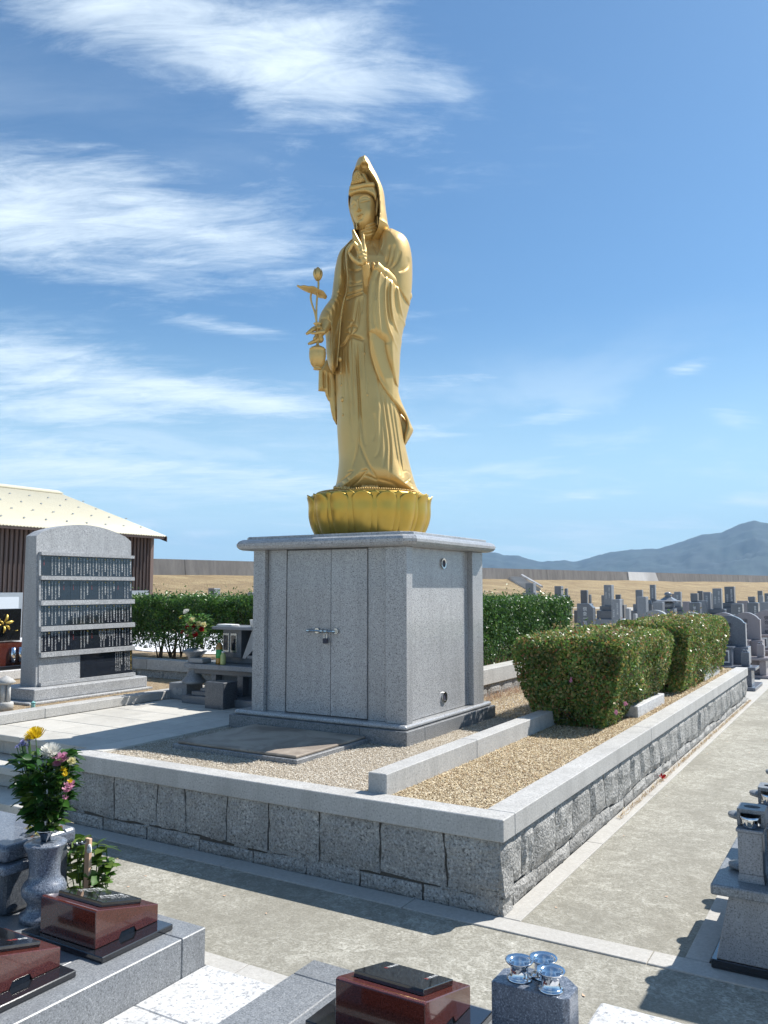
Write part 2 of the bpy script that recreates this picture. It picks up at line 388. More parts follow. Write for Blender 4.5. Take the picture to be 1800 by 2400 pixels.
for r_ in ((-9, 6, -1.0, -0.122), (0.073, 0.83, -0.122, 16.0)):
    b.faces.new([b.verts.new(c) for c in ((r_[0], r_[2], 0), (r_[1], r_[2], 0), (r_[1], r_[3], 0), (r_[0], r_[3], 0))])
struct('path', b, M['path'])
# kerb strips flush with the path, stone by stone
kerb = thing('kerb_strip', 'pale flush concrete kerb strips edging the concrete path', 'kerb'); kerb['kind'] = 'structure'; del kerb['category']; del kerb['label']
def kstones(axis, a0, a1, c0, c1, step, off=0.0):
    a = a0; i = 0
    while a < a1-0.02:
        e = min(a1, a + (off if (i == 0 and off) else step))
        if axis == 'x': bx('kerb_stone', M['kerb'], kerb, a+0.002, e-0.002, c0, c1, -0.05, 0.007, 0.0025)
        else: bx('kerb_stone', M['kerb'], kerb, c0, c1, a+0.002, e-0.002, -0.05, 0.007, 0.0025)
        a = e; i += 1
kstones('x', -7.2, 3.6, -0.122, 0.014, 1.2, 0.7)
kstones('y', 0.018, 15.0, -0.03, 0.073, 1.39)
kstones('x', -7.2, 3.6, -1.10, -1.0, 1.2, 0.45)
kstones('y', 0.018, 9.0, 0.83, 0.93, 1.3)

# ---- terrace floor
struct('gravel_bed', sheet(-3.05, -0.84, 0.14, 9.0, 0.452), M['gravel'])
struct('planting_bed', sheet(-0.76, -0.14, 0.14, 8.95, 0.448), M['soil'])
struct('stele_bed', sheet(-12, -4.74, -0.5, 3.25, 0.54), M['soil'])

# court of paving slabs
court = thing('paved_court', 'x', 'x'); del court['label']; del court['category']; court['kind'] = 'structure'
def slab(x0, x1, y0, y1):
    bx('paving_slab', M['paver'], court, x0+0.003, x1-0.003, y0+0.0035, y1-0.0035, 0.43, 0.470+random.uniform(-0.0006, 0.0006), 0.002)
rows = [0.51+0.375*i for i in range(8)]
for k in range(7):
    y0, y1 = rows[k], rows[k+1]
    cuts = [-4.65, -4.08, -3.43, -3.25] if k % 2 == 0 else [-4.65, -4.42, -3.77, -3.25]
    for a, c in zip(cuts, cuts[1:]): slab(a, c, y0, y1)
for a, c in zip([0.16, 0.95, 1.8, 2.6, 3.14], [0.95, 1.8, 2.6, 3.14]): slab(-3.25, -3.045, a, c)
struct('court_base', sheet(-4.66, -3.04, 0.26, 3.2, 0.425), M['filler'])

# ---- stone steps at the left end
st = thing('stone_steps', 'three broad pale granite steps climbing to the paved court', 'steps')
for a, c in ((-4.65, -4.02), (-4.02, -3.25)): bx('tread', M['paver'], st, a+0.001, c-0.001, 0.205, 0.508, 0.425, 0.470, 0.004)
bx('tread', M['paver'], st, -7.4, -4.655, 0.205, 0.508, 0.425, 0.470, 0.004)
for zt, y0, y1 in ((0.313, -0.041, 0.268), (0.157, -0.287, 0.018)):
    for a, c in ((-7.4, -4.75), (-4.75, -3.285)): bx('tread', M['paver'], st, a+0.0015, c-0.0015, y0, y1, zt-0.052, zt, 0.004)
for zt, zb, y in ((0.424, 0.314, 0.27), (0.260, 0.158, 0.02), (0.104, 0.0, -0.228)):
    for a, c in ((-7.4, -4.3), (-4.3, -3.285)): bx('riser', M['kerb'], st, a+0.001, c-0.001, y, y+0.16, zb, zt, 0.002)

# ---- retaining wall: rough stones under a smooth coping
def stone_bm(pts, side, base, bulge, rough, n=(5, 4), depth=0.12):
    """pts: four (u, z) corners ll, lr, ur, ul ; side 'y' faces -Y at y=base, 'x' faces +X at x=base"""
    b = BM(); nu, nz = n; g = []
    sd = random.random()*100
    for j in range(nz+1):
        row = []
        for i in range(nu+1):
            s, t = i/nu, j/nz
            u = (pts[0][0]*(1-s)+pts[1][0]*s)*(1-t)+(pts[3][0]*(1-s)+pts[2][0]*s)*t
            z = (pts[0][1]*(1-s)+pts[1][1]*s)*(1-t)+(pts[3][1]*(1-s)+pts[2][1]*s)*t
            edge = i in (0, nu) or j in (0, nz)
            nz1 = mnoise.noise(Vector((u*9+sd, z*9, 0.3)))
            if edge:
                d = bulge*0.15 + rough*0.35*nz1
                u += mnoise.noise(Vector((u*22, z*22, sd)))*0.012; z += mnoise.noise(Vector((z*22, u*22, sd+9)))*0.009
            else: d = bulge*(0.8+0.3*random.random()) + rough*nz1 + rough*0.6*mnoise.noise(Vector((u*26+sd, z*26, 3)))
            z = min(max(z, 0.0), pts[2][1])
            row.append(b.verts.new((u, base-d, z) if side == 'y' else (base+d, u, z)))
        g.append(row)
    for j in range(nz):
        for i in range(nu): b.faces.new((g[j][i], g[j][i+1], g[j+1][i+1], g[j+1][i]))
    ring = g[0] + [g[j][nu] for j in range(1, nz+1)] + g[nz][:nu][::-1] + [g[j][0] for j in range(nz-1, 0, -1)]
    back = [b.verts.new((v.co.x, base+depth, v.co.z) if side == 'y' else (base-depth, v.co.y, v.co.z)) for v in ring]
    m = len(ring)
    for i in range(m): b.faces.new((ring[i], back[i], back[(i+1) % m], ring[(i+1) % m]))
    return b
wall = thing('retaining_wall', 'low retaining wall of rough split granite stones under a smooth pale coping, around the statue terrace', 'stone wall', (0, 0, 0))
def jit(a): return random.uniform(-a, a)
def courses(side, base, ju, jl, zs, z1, bulge, rough, par, z0=0.0, gap=0.005):
    """ju upper joints, jl lower joints, zs(u) height of the split between courses"""
    tops = [(u, jit(0.012 if side == 'y' else 0.03)) for u in ju]
    for (a, ja), (c, jc) in zip(tops, tops[1:]):
        e = 0.004+random.random()*0.004
        p = [(a+gap-ja, zs(a)+e+jit(0.006)), (c-gap-jc, zs(c)+e+jit(0.006)), (c-gap+jc, z1), (a+gap+ja, z1)]
        obj('stone', stone_bm(p, side, base, bulge, rough, (6, 5)), M['rock'], par)
    for a, c in zip(jl, jl[1:]):
        p = [(a+gap+jit(0.006), z0), (c-gap+jit(0.006), z0), (c-gap+jit(0.008), zs(c)-0.002), (a+gap+jit(0.008), zs(a)-0.002)]
        obj('stone', stone_bm(p, side, base-(-0.004 if side == 'y' else 0.004), bulge*0.8, rough, (5, 3)), M['rock'], par)
JU = [-3.265, -2.762, -2.371, -2.124, -1.787, -1.469, -1.110, -0.714, -0.325, -0.012]
JL = [-3.265, -2.866, -2.459, -2.009, -1.580, -1.202, -0.845, -0.456, -0.012]
def zsf(u): return 0.088+0.012*math.sin(u*5.1)+0.006*math.sin(u*13)
courses('y', 0.024, JU, JL, zsf, 0.359, 0.012, 0.009, wall)
JR = [0.012, 0.308, 0.47, 0.835, 1.147, 1.50, 1.838, 2.18, 2.521, 2.83, 3.146, 3.471, 3.85, 4.227, 4.52, 4.847, 5.25, 5.53, 5.818, 6.25, 6.69, 7.1, 7.4, 7.72, 8.2, 8.5, 8.74, 8.98]
JRL = [0.012, 0.20, 0.52, 0.72, 1.1, 1.35, 1.72, 1.95, 2.35, 2.62, 3.0, 3.3, 3.6, 3.95, 4.2, 4.6, 4.85, 5.2, 5.6, 5.9, 6.4, 6.7, 7.2, 7.6, 8.0, 8.5, 8.98]
def zsr(u): return 0.105+0.016*math.sin(u*4.3+1)+0.008*math.sin(u*11)-0.004*u
courses('x', -0.034, JR, JRL, zsr, 0.359, 0.022, 0.016, wall)
# small wedged filler stones in the joint between the courses
for k in range(34):
    if k < 16: u = random.uniform(-3.1, -0.1); side = 'y'; base = 0.028; z = zsf(u)
    else: u = random.uniform(0.2, 7.5); side = 'x'; base = -0.036; z = zsr(u)
    w = random.uniform(0.02, 0.05)
    obj('filler_stone', stone_bm([(u-w, z-0.008), (u+w, z-0.006), (u+w*0.8, z+0.010), (u-w*0.9, z+0.012)], side, base, 0.006, 0.004, (3, 2), 0.06), M['rock'], wall)
b = BM(); box(b, -3.255, -0.05, 0.034, 0.14, 0.0, 0.357); box(b, -0.15, -0.046, 0.14, 8.97, 0.0, 0.357); obj('joint_mortar', b, M['filler'], wall)
bx('coping_stone', M['coping'], wall, -3.2755, 0.0, 0.0, 0.152, 0.361, 0.470, 0.004)
for a, c in ((0.154, 3.098), (3.101, 6.052), (6.055, 8.99)): bx('coping_stone', M['coping'], wall, -0.155, 0.0, a, c, 0.361, 0.470, 0.004)
b = BM(); b.free()
# curb between gravel and planting bed
cb = thing('dividing_curb', 'long low smooth granite curb between the gravel and the shrub bed', 'curb', (-0.81, 0.15, 0.45))
for a, c in ((0.148, 1.35), (1.353, 2.55), (2.553, 3.95), (3.953, 5.3), (5.303, 7.0)): bx('curb_stone', M['coping'], cb, -0.869, -0.75, a, c, 0.448, 0.576, 0.004)
for y0, y1, z1, lab in ((3.65, 4.72, 0.555, 'short white granite curb block in the bed, between the two reddish shrubs'), (7.0, 8.1, 0.60, 'short white granite curb block at the far end of the bed behind the farther shrub')):
    o = bx('curb_block', M['whitegran'], None, -0.42, -0.24, y0, y1, 0.449, z1, 0.006); tag(o, lab, 'curb', 'short curb blocks in the shrub bed')
# left ledge along the court
lg = thing('court_ledge', 'low pale granite ledge along the left side of the paved court, below the name stone', 'ledge', (-4.7, 0.2, 0.47))
for a, c in ((-0.4, 0.9), (0.902, 2.33)): bx('ledge_stone', M['coping'], lg, -4.80, -4.654, a, c, 0.470, 0.553, 0.004)
bx('ledge_stone', M['coping'], lg, -4.80, -4.654, 2.333, 2.9, 0.470, 0.553, 0.004)

# ---- rear terrace wall
rw = thing('rear_retaining_wall', 'second low stone wall with pale coping behind the court and pedestal, carrying the clipped hedge', 'stone wall', (-1.94, 3.23, 0.45))
ju = [-9.0+0.42*i+jit(0.05) for i in range(17)] + [-1.95]
for a, c in zip(ju, ju[1:]): obj('stone', stone_bm([(a+.004, .455), (c-.004, .455), (c-.004, .628), (a+.004, .628)], 'y', 3.262, 0.012, 0.006, (5, 3)), M['rock'], rw)
ju = [3.25+0.36*i+jit(0.04) for i in range(15)]
for a, c in zip(ju, ju[1:]): obj('stone', stone_bm([(a+.004, .445), (c-.004, .445), (c-.004, .584), (a+.004, .584)], 'x', -1.975, 0.016, 0.010, (5, 3)), M['rock'], rw)
b = BM(); box(b, -9.0, -2.0, 3.29, 3.40, 0.44, 0.63); box(b, -2.08, -1.995, 3.29, 8.2, 0.44, 0.60); obj('joint_mortar', b, M['filler'], rw)
for a, c in ((-9.0, -7.5), (-7.497, -5.9), (-5.897, -4.3), (-4.297, -2.9), (-2.897, -1.94)): bx('coping_stone', M['coping'], rw, a, c, 3.226, 3.40, 0.630, 0.755, 0.004)
for a, c in ((3.403, 5.9), (5.903, 8.2)): bx('coping_stone', M['coping'], rw, -2.13, -1.94, a, c, 0.585, 0.745, 0.004)
struct('hedge_bed', sheet(-9.0, -2.12, 3.39, 8.2, 0.70), M['soil'])
# bright crazy paving seen under the left hedge
t_ = NT('white_crazy_paving'); n_ = t_.noise(14, 3, 0.6); t_.set(t_.mix(n_, (0.74, 0.74, 0.76), (0.82, 0.82, 0.83)), 0.7); M['crazy'] = t_.m
b = BM()
gx = [[(-11.5+0.34*i+jit(0.09), 4.6+0.42*j+jit(0.12)) for i in range(22)] for j in range(10)]
for j in range(9):
    for i in range(21):
        q = [gx[j][i], gx[j][i+1], gx[j+1][i+1], gx[j+1][i]]; cx = sum(p[0] for p in q)/4; cy = sum(p[1] for p in q)/4
        q = [(cx+(p[0]-cx)*0.95, cy+(p[1]-cy)*0.93) for p in q]
        prism(b, q, 'z', 0.70, 0.712+jit(0.004))
struct('crazy_paving', b, M['crazy'], kind='stuff')

# ---- grass bank and sea wall far behind
W0 = np.array([-53.5, 48.5]); WT = np.array([.243, .97]); WT = WT/np.linalg.norm(WT); WNn = np.array([WT[1], -WT[0]])
def bank():
    A = np.arange(-150, 520, 3.0); S = np.array([-3, 0, 1, 2.5, 5, 8, 11, 14, 17, 20, 23, 25, 27, 30, 36, 44, 50])
    z = np.where(S < 1, 2.75, np.clip(2.75*(1-(S-1)/24), 0.02, None)); V = []
    for ia, a in enumerate(A):
        for is_, s in enumerate(S):
            p = W0+WT*a+WNn*s
            k = 0.12*mnoise.noise(Vector((p[0]*0.12, p[1]*0.12, 0))) + 0.06*mnoise.noise(Vector((p[0]*0.6, p[1]*0.6, 0)))
            if s > 40: k = -0.03
            V.append((p[0], p[1], z[is_]+k))
    n = len(S); F = [(i*n+j, (i+1)*n+j, (i+1)*n+j+1, i*n+j+1) for i in range(len(A)-1) for j in range(n-1)]
    return np_mesh('grass_bank', V, F, True)
struct('grass_bank', bank(), M['grass'])
def sw_mat(name, c0, c1):
    t = NT(name); mp = t.n('ShaderNodeMapping'); mp.inputs['Scale'].default_value = (1, 1, 0.15); t.L(t.pos(), mp.inputs[0])
    a = t.noise(1.6, 5, 0.7, mp.outputs[0]); b2 = t.noise(0.15, 3, 0.5)
    c = t.mix(t.ramp(a, [(0.35, 0.0), (0.65, 1.0)]), c0, c1); c = t.mix(t.ramp(b2, [(0.4, 0.35), (0.6, 0)]), c, (0.16, 0.15, 0.14))
    return t.set(c, 0.9)
M['seawall'] = sw_mat('weathered_concrete', (0.15, 0.14, 0.135), (0.25, 0.235, 0.22)); M['seawall2'] = sw_mat('pale_concrete', (0.62, 0.61, 0.60), (0.68, 0.67, 0.66))
sw = thing('sea_wall', 'long weathered grey concrete sea wall along the top of the grassy bank', 'wall', (W0[0], W0[1], 2.7))
cuts = [-150, -100, -60, -32, -10, 3.2, 22, 42, 62, 85.2, 94.6, 112, 130, 150, 175, 205, 245, 300, 380, 520]
for a, c in zip(cuts, cuts[1:]):
    pale = abs(a-85.2) < 0.1
    b = BM(); co = []
    for s, z in ((0.12, 2.6), (-0.05, 4.20), (-0.55, 4.20), (-0.6, 2.6)):
        if pale: s += 0.12
        co.append((s, z+(0.25 if (pale and z > 3) else 0)*0))
    A0, A1 = a+0.03, c-0.03
    lo = []; hi = []
    for s, z in co:
        sl = 0.9 if (pale and z < 3) else 0
        p = W0+WT*(A0)+WNn*s; lo.append(b.verts.new((p[0], p[1], z))); p = W0+WT*(A1+sl)+WNn*s; hi.append(b.verts.new((p[0], p[1], z)))
    b.faces.new(lo); b.faces.new(hi[::-1])
    for i in range(4): b.faces.new((lo[i], hi[i], hi[(i+1) % 4], lo[(i+1) % 4]))
    o = obj('concrete_panel', b, M['seawall2'] if pale else M['seawall'], sw)
    if pale: o['label'] = 'pale newer panel'
# white steps running down the bank
bs = thing('bank_steps', 'white concrete steps running down the grass bank from the sea wall', 'steps', (-40, 98, 2.8))
P0 = Vector((-40.0, 98.2, 2.85)); P1 = Vector((-31.6, 82.6, 1.30)); dv = (P1-P0); wv = Vector((0.88, 0.47, 0)).normalized()
for k in range(12):
    c = P0+dv*(k/12)+Vector((0, 0, 0.22)); e = P0+dv*((k+0.55)/12)+Vector((0, 0, 0.22))
    b = BM(); q = [c, e, e+wv*1.7, c+wv*1.7]
    lo = [b.verts.new((p.x, p.y, c.z-0.5)) for p in q]; hi = [b.verts.new((p.x, p.y, c.z)) for p in q]
    b.faces.new(hi)
    for i in range(4): b.faces.new((lo[i], lo[(i+1) % 4], hi[(i+1) % 4], hi[i]))
    obj('step', b, M['seawall2'], bs)
b = BM(); tube(b, [P0+wv*1.75+Vector((0, 0, .45)), P1+wv*1.75+Vector((0, 0, .45))], 0.14, 5); obj('handrail', b, M['seawall2'], bs)

# ---- mountains across the water, and the air between
RIDGE = [(-1.2, 20), (-0.9, 60), (-0.7, 90), (-0.55, 130), (-0.4177, 148.9), (-0.4015, 151.0), (-0.393, 137.9), (-0.3758, 137.6), (-0.3631, 122.2), (-0.3483, 109.9), (-0.3314, 115.5), (-0.3209, 116.8), (-0.3147, 111.4), (-0.3064, 111.2), (-0.2959, 123.6), (-0.2711, 147.3), (-0.2447, 157.3), (-0.2148, 159.5), (-0.195, 180.2), (-0.1696, 210.9), (-0.1467, 219.8), (-0.1391, 233.3), (-0.1221, 256.4), (-0.1129, 263.8), (-0.0986, 250.2), (-0.07, 235), (-0.02, 190), (0.05, 170), (0.15, 120), (0.3, 90), (0.5, 40)]
def mountains():
    az = np.linspace(-1.2, 0.5, 700); hr = np.interp(az, [a for a, _ in RIDGE], [h for _, h in RIDGE])
    S = np.concatenate([np.linspace(0.66, 1.0, 34), [1.05, 1.15, 1.3]]); Hh = np.concatenate([np.linspace(0, 1, 34)**1.15, [0.8, 0.4, 0.0]])
    V = []
    for i, a in enumerate(az):
        for s, h in zip(S, Hh):
            x, y = 3500*s*math.sin(a), 3500*s*math.cos(a)
            k = mnoise.fractal(Vector((x*0.004, y*0.004, 0)), 0.9, 2.2, 5)
            k2 = 1-abs(mnoise.fractal(Vector((x*0.0045, y*0.0045, 3.3)), 0.8, 2.1, 5))*2
            hh = hr[i]*h*(1+0.40*(k2-0.6)*(1-h)) + (3.0*mnoise.noise(Vector((x*0.05, y*0.05, 0))) if h > 0.9 else 0) + 30*k*h*(1-h)
            V.append((x+1.6, y-3.8, max(hh, -1)))
    n = len(S); F = [(i*n+j, (i+1)*n+j, (i+1)*n+j+1, i*n+j+1) for i in range(len(az)-1) for j in range(n-1)]
    return np_mesh('hills', V, F, True)
t_ = NT('forest_hills'); a_ = t_.noise(0.02, 6, 0.7); b_ = t_.noise(0.004, 4, 0.6)
c_ = t_.mix(t_.ramp(a_, [(0.35, 0), (0.65, 1)]), (0.03, 0.048, 0.05), (0.05, 0.075, 0.07)); c_ = t_.mix(t_.ramp(b_, [(0.4, 0.5), (0.6, 0)]), c_, (0.03, 0.04, 0.045)); t_.set(c_, 0.95)
struct('hills', mountains(), t_.m)
HAZE_D = 1.5e-4
b = BM(); box(b, -5200, 5200, -3000, 5600, -1.5, 420)
hm_ = bpy.data.materials.new('air_haze'); hm_.use_nodes = True; ht = hm_.node_tree; ht.nodes.remove(ht.nodes['Principled BSDF'])
pv = ht.nodes.new('ShaderNodeVolumePrincipled'); pv.inputs['Density'].default_value = HAZE_D; pv.inputs['Color'].default_value = (0.40, 0.67, 1.0, 1); pv.inputs['Anisotropy'].default_value = 0.0
ht.links.new(pv.outputs[0], ht.nodes['Material Output'].inputs['Volume'])
hz = obj('haze', b, hm_); hz['kind'] = 'stuff'

# ---- brown metal-sided building with cream corrugated roof
t_ = NT('brown_siding'); n_ = t_.noise(3, 3, 0.6); t_.set(t_.mix(n_, (0.155, 0.105, 0.088), (0.18, 0.125, 0.105)), 0.5); M['siding'] = t_.m
t_ = NT('cream_roof'); n_ = t_.noise(1.5, 4, 0.6); t_.set(t_.mix(n_, (0.58, 0.53, 0.39), (0.66, 0.61, 0.46)), 0.5); M['roof'] = t_.m
M['dkbrown'] = plain('dark_brown_metal', (0.05, 0.03, 0.025), 0.6); M['alu'] = plain('aluminium', (0.42, 0.44, 0.46), 0.4, 0.6); 
t_ = NT('frosted_glass'); t_.set((0.62, 0.66, 0.70), 0.35, 0, 0.6); M['frost'] = t_.m
bd = thing('storage_building', 'brown metal-sided building with cream corrugated gable roof, behind the name stone', 'building', (-16.6, 3, 0))
def shell():
    b = BM(); prism(b, [(-20.3, 0), (-13.0, 0), (-13.0, 2.86), (-16.63, 4.03), (-20.3, 2.86)], 'y', -5, 9.98); return b
obj('wall', shell(), M['siding'], bd)
b = BM(); y = -5.0
while y < 9.93: box(b, -13.0, -12.965, y, y+0.028, 0.0, 2.86); y += 0.105
obj('siding_ribs', b, M['dkbrown'], bd, kind='stuff')
def roofm():
    ys = np.arange(-5.4, 10.091, 0.0125); pr = [(-12.65, 2.81), (-16.63, 4.09), (-20.61, 2.81)]; V = []
    for yy in ys:
        w = 0.010*math.sin(2*math.pi*yy/0.075)
        for x, z in pr: V.append((x, yy, z+w))
    F = [(i*3+j, (i+1)*3+j, (i+1)*3+j+1, i*3+j+1) for i in range(len(ys)-1) for j in range(2)]
    return np_mesh('roof', V, F, False)
ro = obj('roof', roofm(), M['roof'], bd); md = ro.modifiers.new('thick', 'SOLIDIFY'); md.thickness = 0.015
b = BM(); prism(b, [(-16.85, 4.035), (-16.63, 4.105), (-16.41, 4.035), (-16.41, 4.065), (-16.63, 4.14), (-16.85, 4.065)], 'y', -5.4, 10.10); obj('ridge_cap', b, M['roof'], ro)
b = BM()
for r_ in range(4):
    f = 0.16+0.20*r_; x = -12.65-3.98*f; z = 2.81+1.28*f
    for k in range(30): yy = -5.2+0.52*k+(0.26 if r_ % 2 else 0); box(b, x-0.015, x+0.015, yy-0.018, yy+0.018, z+0.01, z+0.035)
obj('snow_guard', b, M['alu'], ro, kind='stuff')
b = BM(); prism(b, [(-12.62, 2.68), (-12.62, 2.80), (-16.63, 4.08), (-20.64, 2.80), (-20.64, 2.68), (-16.63, 3.96)], 'y', 10.06, 10.085); obj('rake_board', b, M['dkbrown'], bd)
bx('gutter', M['dkbrown'], bd, -12.72, -12.66, -5.4, 10.05, 2.74, 2.79, 0.0)
bx('corner_trim', M['siding'], bd, -13.0, -12.955, 9.90, 9.995, 0, 2.84, 0.0)
for y0, y1, z1 in ((3.0, 6.55, 1.51), (8.3, 9.85, 1.54)):
    b = BM(); box(b, -13.0, -12.93, y0, y1, 0.6, z1, 0); w = obj('window', b, M['alu'], bd)
    b = BM(); yy = y0+0.09
    while yy < y1-0.2: e = min(yy+0.85, y1-0.09); box(b, -12.935, -12.922, yy, e, 0.66, z1-0.085); yy += 0.91
    obj('pane', b, M['frost'], w)
# ================================================================== PEDESTAL
pd = thing('pedestal', 'speckled grey granite pedestal with double doors and moulded top slab, under the golden statue', 'pedestal', (-2.15, 2.22, 0.45))
bx('base', M['base'], pd, -3.03, -1.75, 1.44, 3.06, 0.44, 0.560, 0.003); bx('base', M['base'], pd, -1.748, -1.345, 1.44, 1.72, 0.44, 0.560, 0.003)
bx('base', M['base'], pd, -1.748, -1.345, 1.722, 2.68, 0.44, 0.560, 0.003); bx('base', M['base'], pd, -1.748, -1.345, 2.682, 3.06, 0.44, 0.560, 0.003)
bx('base_moulding', M['ped'], pd, -3.005, -1.365, 1.465, 3.035, 0.5605, 0.598, 0.022, 3)
bx('core', M['ped'], pd, -2.84, -1.452, 1.60, 2.86, 0.598, 1.914, 0)
# corner pillars, each a chamfered L-section
def pillar(x0, x1, y0, y1, c, name='corner_pillar'):
    b = BM(); 
    pts = [(x0, y0), (x1, y0), (x1, y1), (x0, y1)]
    cx, cy = c
    out = []
    for (x, y) in pts:
        if abs(x-cx) < 1e-6 and abs(y-cy) < 1e-6:
            sx = 0.026 if x == x0 else -0.026; sy = 0.026 if y == y0 else -0.026
            seq = [(x, y+sy), (x+sx, y)]
            if (x == x1) != (y == y1): seq = seq[::-1]
            # keep winding
            if (x, y) in (pts[0],): seq = [(x, y+sy), (x+sx, y)]
            out += seq
        else: out.append((x, y))
    prism(b, out, 'z', 0.5985, 1.9135); return obj(name, b, M['ped'], pd)
bx('corner_pillar', M['ped'], pd, -1.573, -1.391, 1.523, 1.618, 0.5985, 1.9135, 0.003)
b = BM(); prism(b, [(-2.908, 1.60), (-2.858, 1.523), (-2.737, 1.523), (-2.737, 1.66), (-2.908, 1.66)], 'z', 0.5985, 1.9135); obj('corner_pillar', b, M['ped'], pd)
b = BM(); prism(b, [(-1.391, 2.82), (-1.391, 2.91), (-1.55, 2.91), (-1.55, 2.86), (-1.452, 2.86), (-1.452, 2.645), (-1.43, 2.645)], 'z', 0.5985, 1.9135); b.free()
bx('corner_pillar', M['ped'], pd, -1.56, -1.391, 2.700, 2.915, 0.5985, 1.9135, 0.003)
bx('corner_pillar', M['ped'], pd, -2.908, -2.76, 2.74, 2.915, 0.5985, 1.9135, 0.003)
bx('front_panel', M['ped'], pd, -2.733, -2.545, 1.565, 1.60, 0.5985, 1.9135, 0.002)
bx('front_panel', M['ped'], pd, -1.752, -1.575, 1.565, 1.60, 0.5985, 1.9135, 0.002)
bx('door', M['ped'], pd, -2.526, -2.094, 1.552, 1.598, 0.606, 1.905, 0.002); dr = bx('door', M['ped'], pd, -2.090, -1.757, 1.552, 1.598, 0.606, 1.905, 0.002)
bx('side_panel', M['ped'], pd, -1.452, -1.440, 1.625, 2.660, 0.603, 1.9135, 0.001)
bx('side_strip', M['ped'], pd, -1.452, -1.438, 2.664, 2.698, 0.603, 1.9135, 0.001)
bx('side_panel', M['ped'], pd, -2.87, -2.84, 1.665, 2.735, 0.603, 1.9135, 0.001)
# latch
lt = BM(); tube(lt, [(-2.30, 1.525, 1.262), (-2.03, 1.525, 1.258)], 0.007, 8)
for x in (-2.29, -2.16, -2.12, -2.04): tube(lt, [(x-0.012, 1.525, 1.26), (x+0.012, 1.525, 1.26)], 0.014, 10)
for x in (-2.215, -2.035): lathe_pts = [(x, 1.553, 1.262), (x, 1.535, 1.262)]; tube(lt, lathe_pts, 0.022, 12)
la = obj('latch_bar', lt, M['steel2'], pd)
b = BM(); tube(b, spline([(-2.135, 1.522, 1.20), (-2.135, 1.522, 1.235), (-2.123, 1.522, 1.25), (-2.111, 1.522, 1.235), (-2.111, 1.522, 1.20)], 4), 0.0035, 6); obj('shackle', b, M['steel2'], la)
bx('padlock', M['inkd'], pd, -2.143, -2.103, 1.512, 1.534, 1.165, 1.205, 0.003)
for z in (1.80, 0.717):
    b = BM(); lathe(b, [(0.030, 0), (0.030, 0.012), (0.043, 0.014), (0.043, 0.0), (0.030, 0.0)], n=24, cap=False); bmesh.ops.rotate(b, verts=b.verts, cent=(0, 0, 0), matrix=Matrix.Rotation(R(90), 3, 'Y')); bmesh.ops.translate(b, verts=b.verts, vec=(-1.4395, 2.225, z))
    v = obj('vent_ring', b, M['steel2'], pd)
    b = BM(); lathe(b, [(0.0301, 0), (0.0301, 0.006)], n=24); bmesh.ops.rotate(b, verts=b.verts, cent=(0, 0, 0), matrix=Matrix.Rotation(R(90), 3, 'Y')); bmesh.ops.translate(b, verts=b.verts, vec=(-1.4395, 2.225, z)); obj('vent_hole', b, M['inkd'], v)
# moulded top slab: outline with notched corners swept through a bullnose profile
def offs(d):
    x0, x1, y0, y1 = -2.905-d, -1.393+d, 1.525-d, 2.915+d
    c = 0.075
    return [(x0+c, y0), (x1-c, y0), (x1-c+0.03, y0+0.03), (x1-0.03, y0+c-0.03) , (x1, y0+c), (x1, y1-c), (x1-c, y1), (x0+c, y1), (x0, y1-c), (x0, y0+c)]
def swept(prof):
    b = BM(); rings = []
    for d, z in prof: rings.append([b.verts.new((x, y, z)) for x, y in offs(d)])
    n = len(rings[0])
    for a, c in zip(rings, rings[1:]):
        for i in range(n): b.faces.new((a[i], a[(i+1) % n], c[(i+1) % n], c[i]))
    b.faces.new(rings[0][::-1]); b.faces.new(rings[-1]); return b
obj('top_slab', swept([(0.055, 1.9145), (0.075, 1.915), (0.098, 1.925), (0.112, 1.945), (0.114, 1.966), (0.104, 1.986), (0.082, 1.999), (0.060, 2.000)]), M['cap'], pd)
obj('top_tier', swept([(0.050, 2.0005), (0.050, 2.020), (0.046, 2.024)]), M['cap'], pd)

# flat slab on the gravel before the doors
ms = thing('ground_slab', 'flat low stone slab with bevelled dark rim lying on the gravel before the pedestal doors', 'slab', (-2.2, 1.0, 0.45))
t_ = NT('stained_slab'); n_ = t_.noise(2.6, 5, 0.6, dist=0.7); n2 = t_.noise(150, 3, 0.7)
c_ = t_.mix(t_.ramp(n_, [(0.42, 0.0), (0.60, 1.0)]), (0.24, 0.195, 0.155), (0.44, 0.375, 0.30)); c_ = t_.mix(t_.math('MULTIPLY', n2, 0.35), c_, (0.2, 0.17, 0.14)); t_.set(c_, 0.75); 
bx('slab_base', M['base'], ms, -2.775, -1.665, 0.55, 1.43, 0.448, 0.486, 0.004)
bx('slab_top', t_.m, ms, -2.75, -1.69, 0.575, 1.43, 0.4865, 0.506, 0.006)

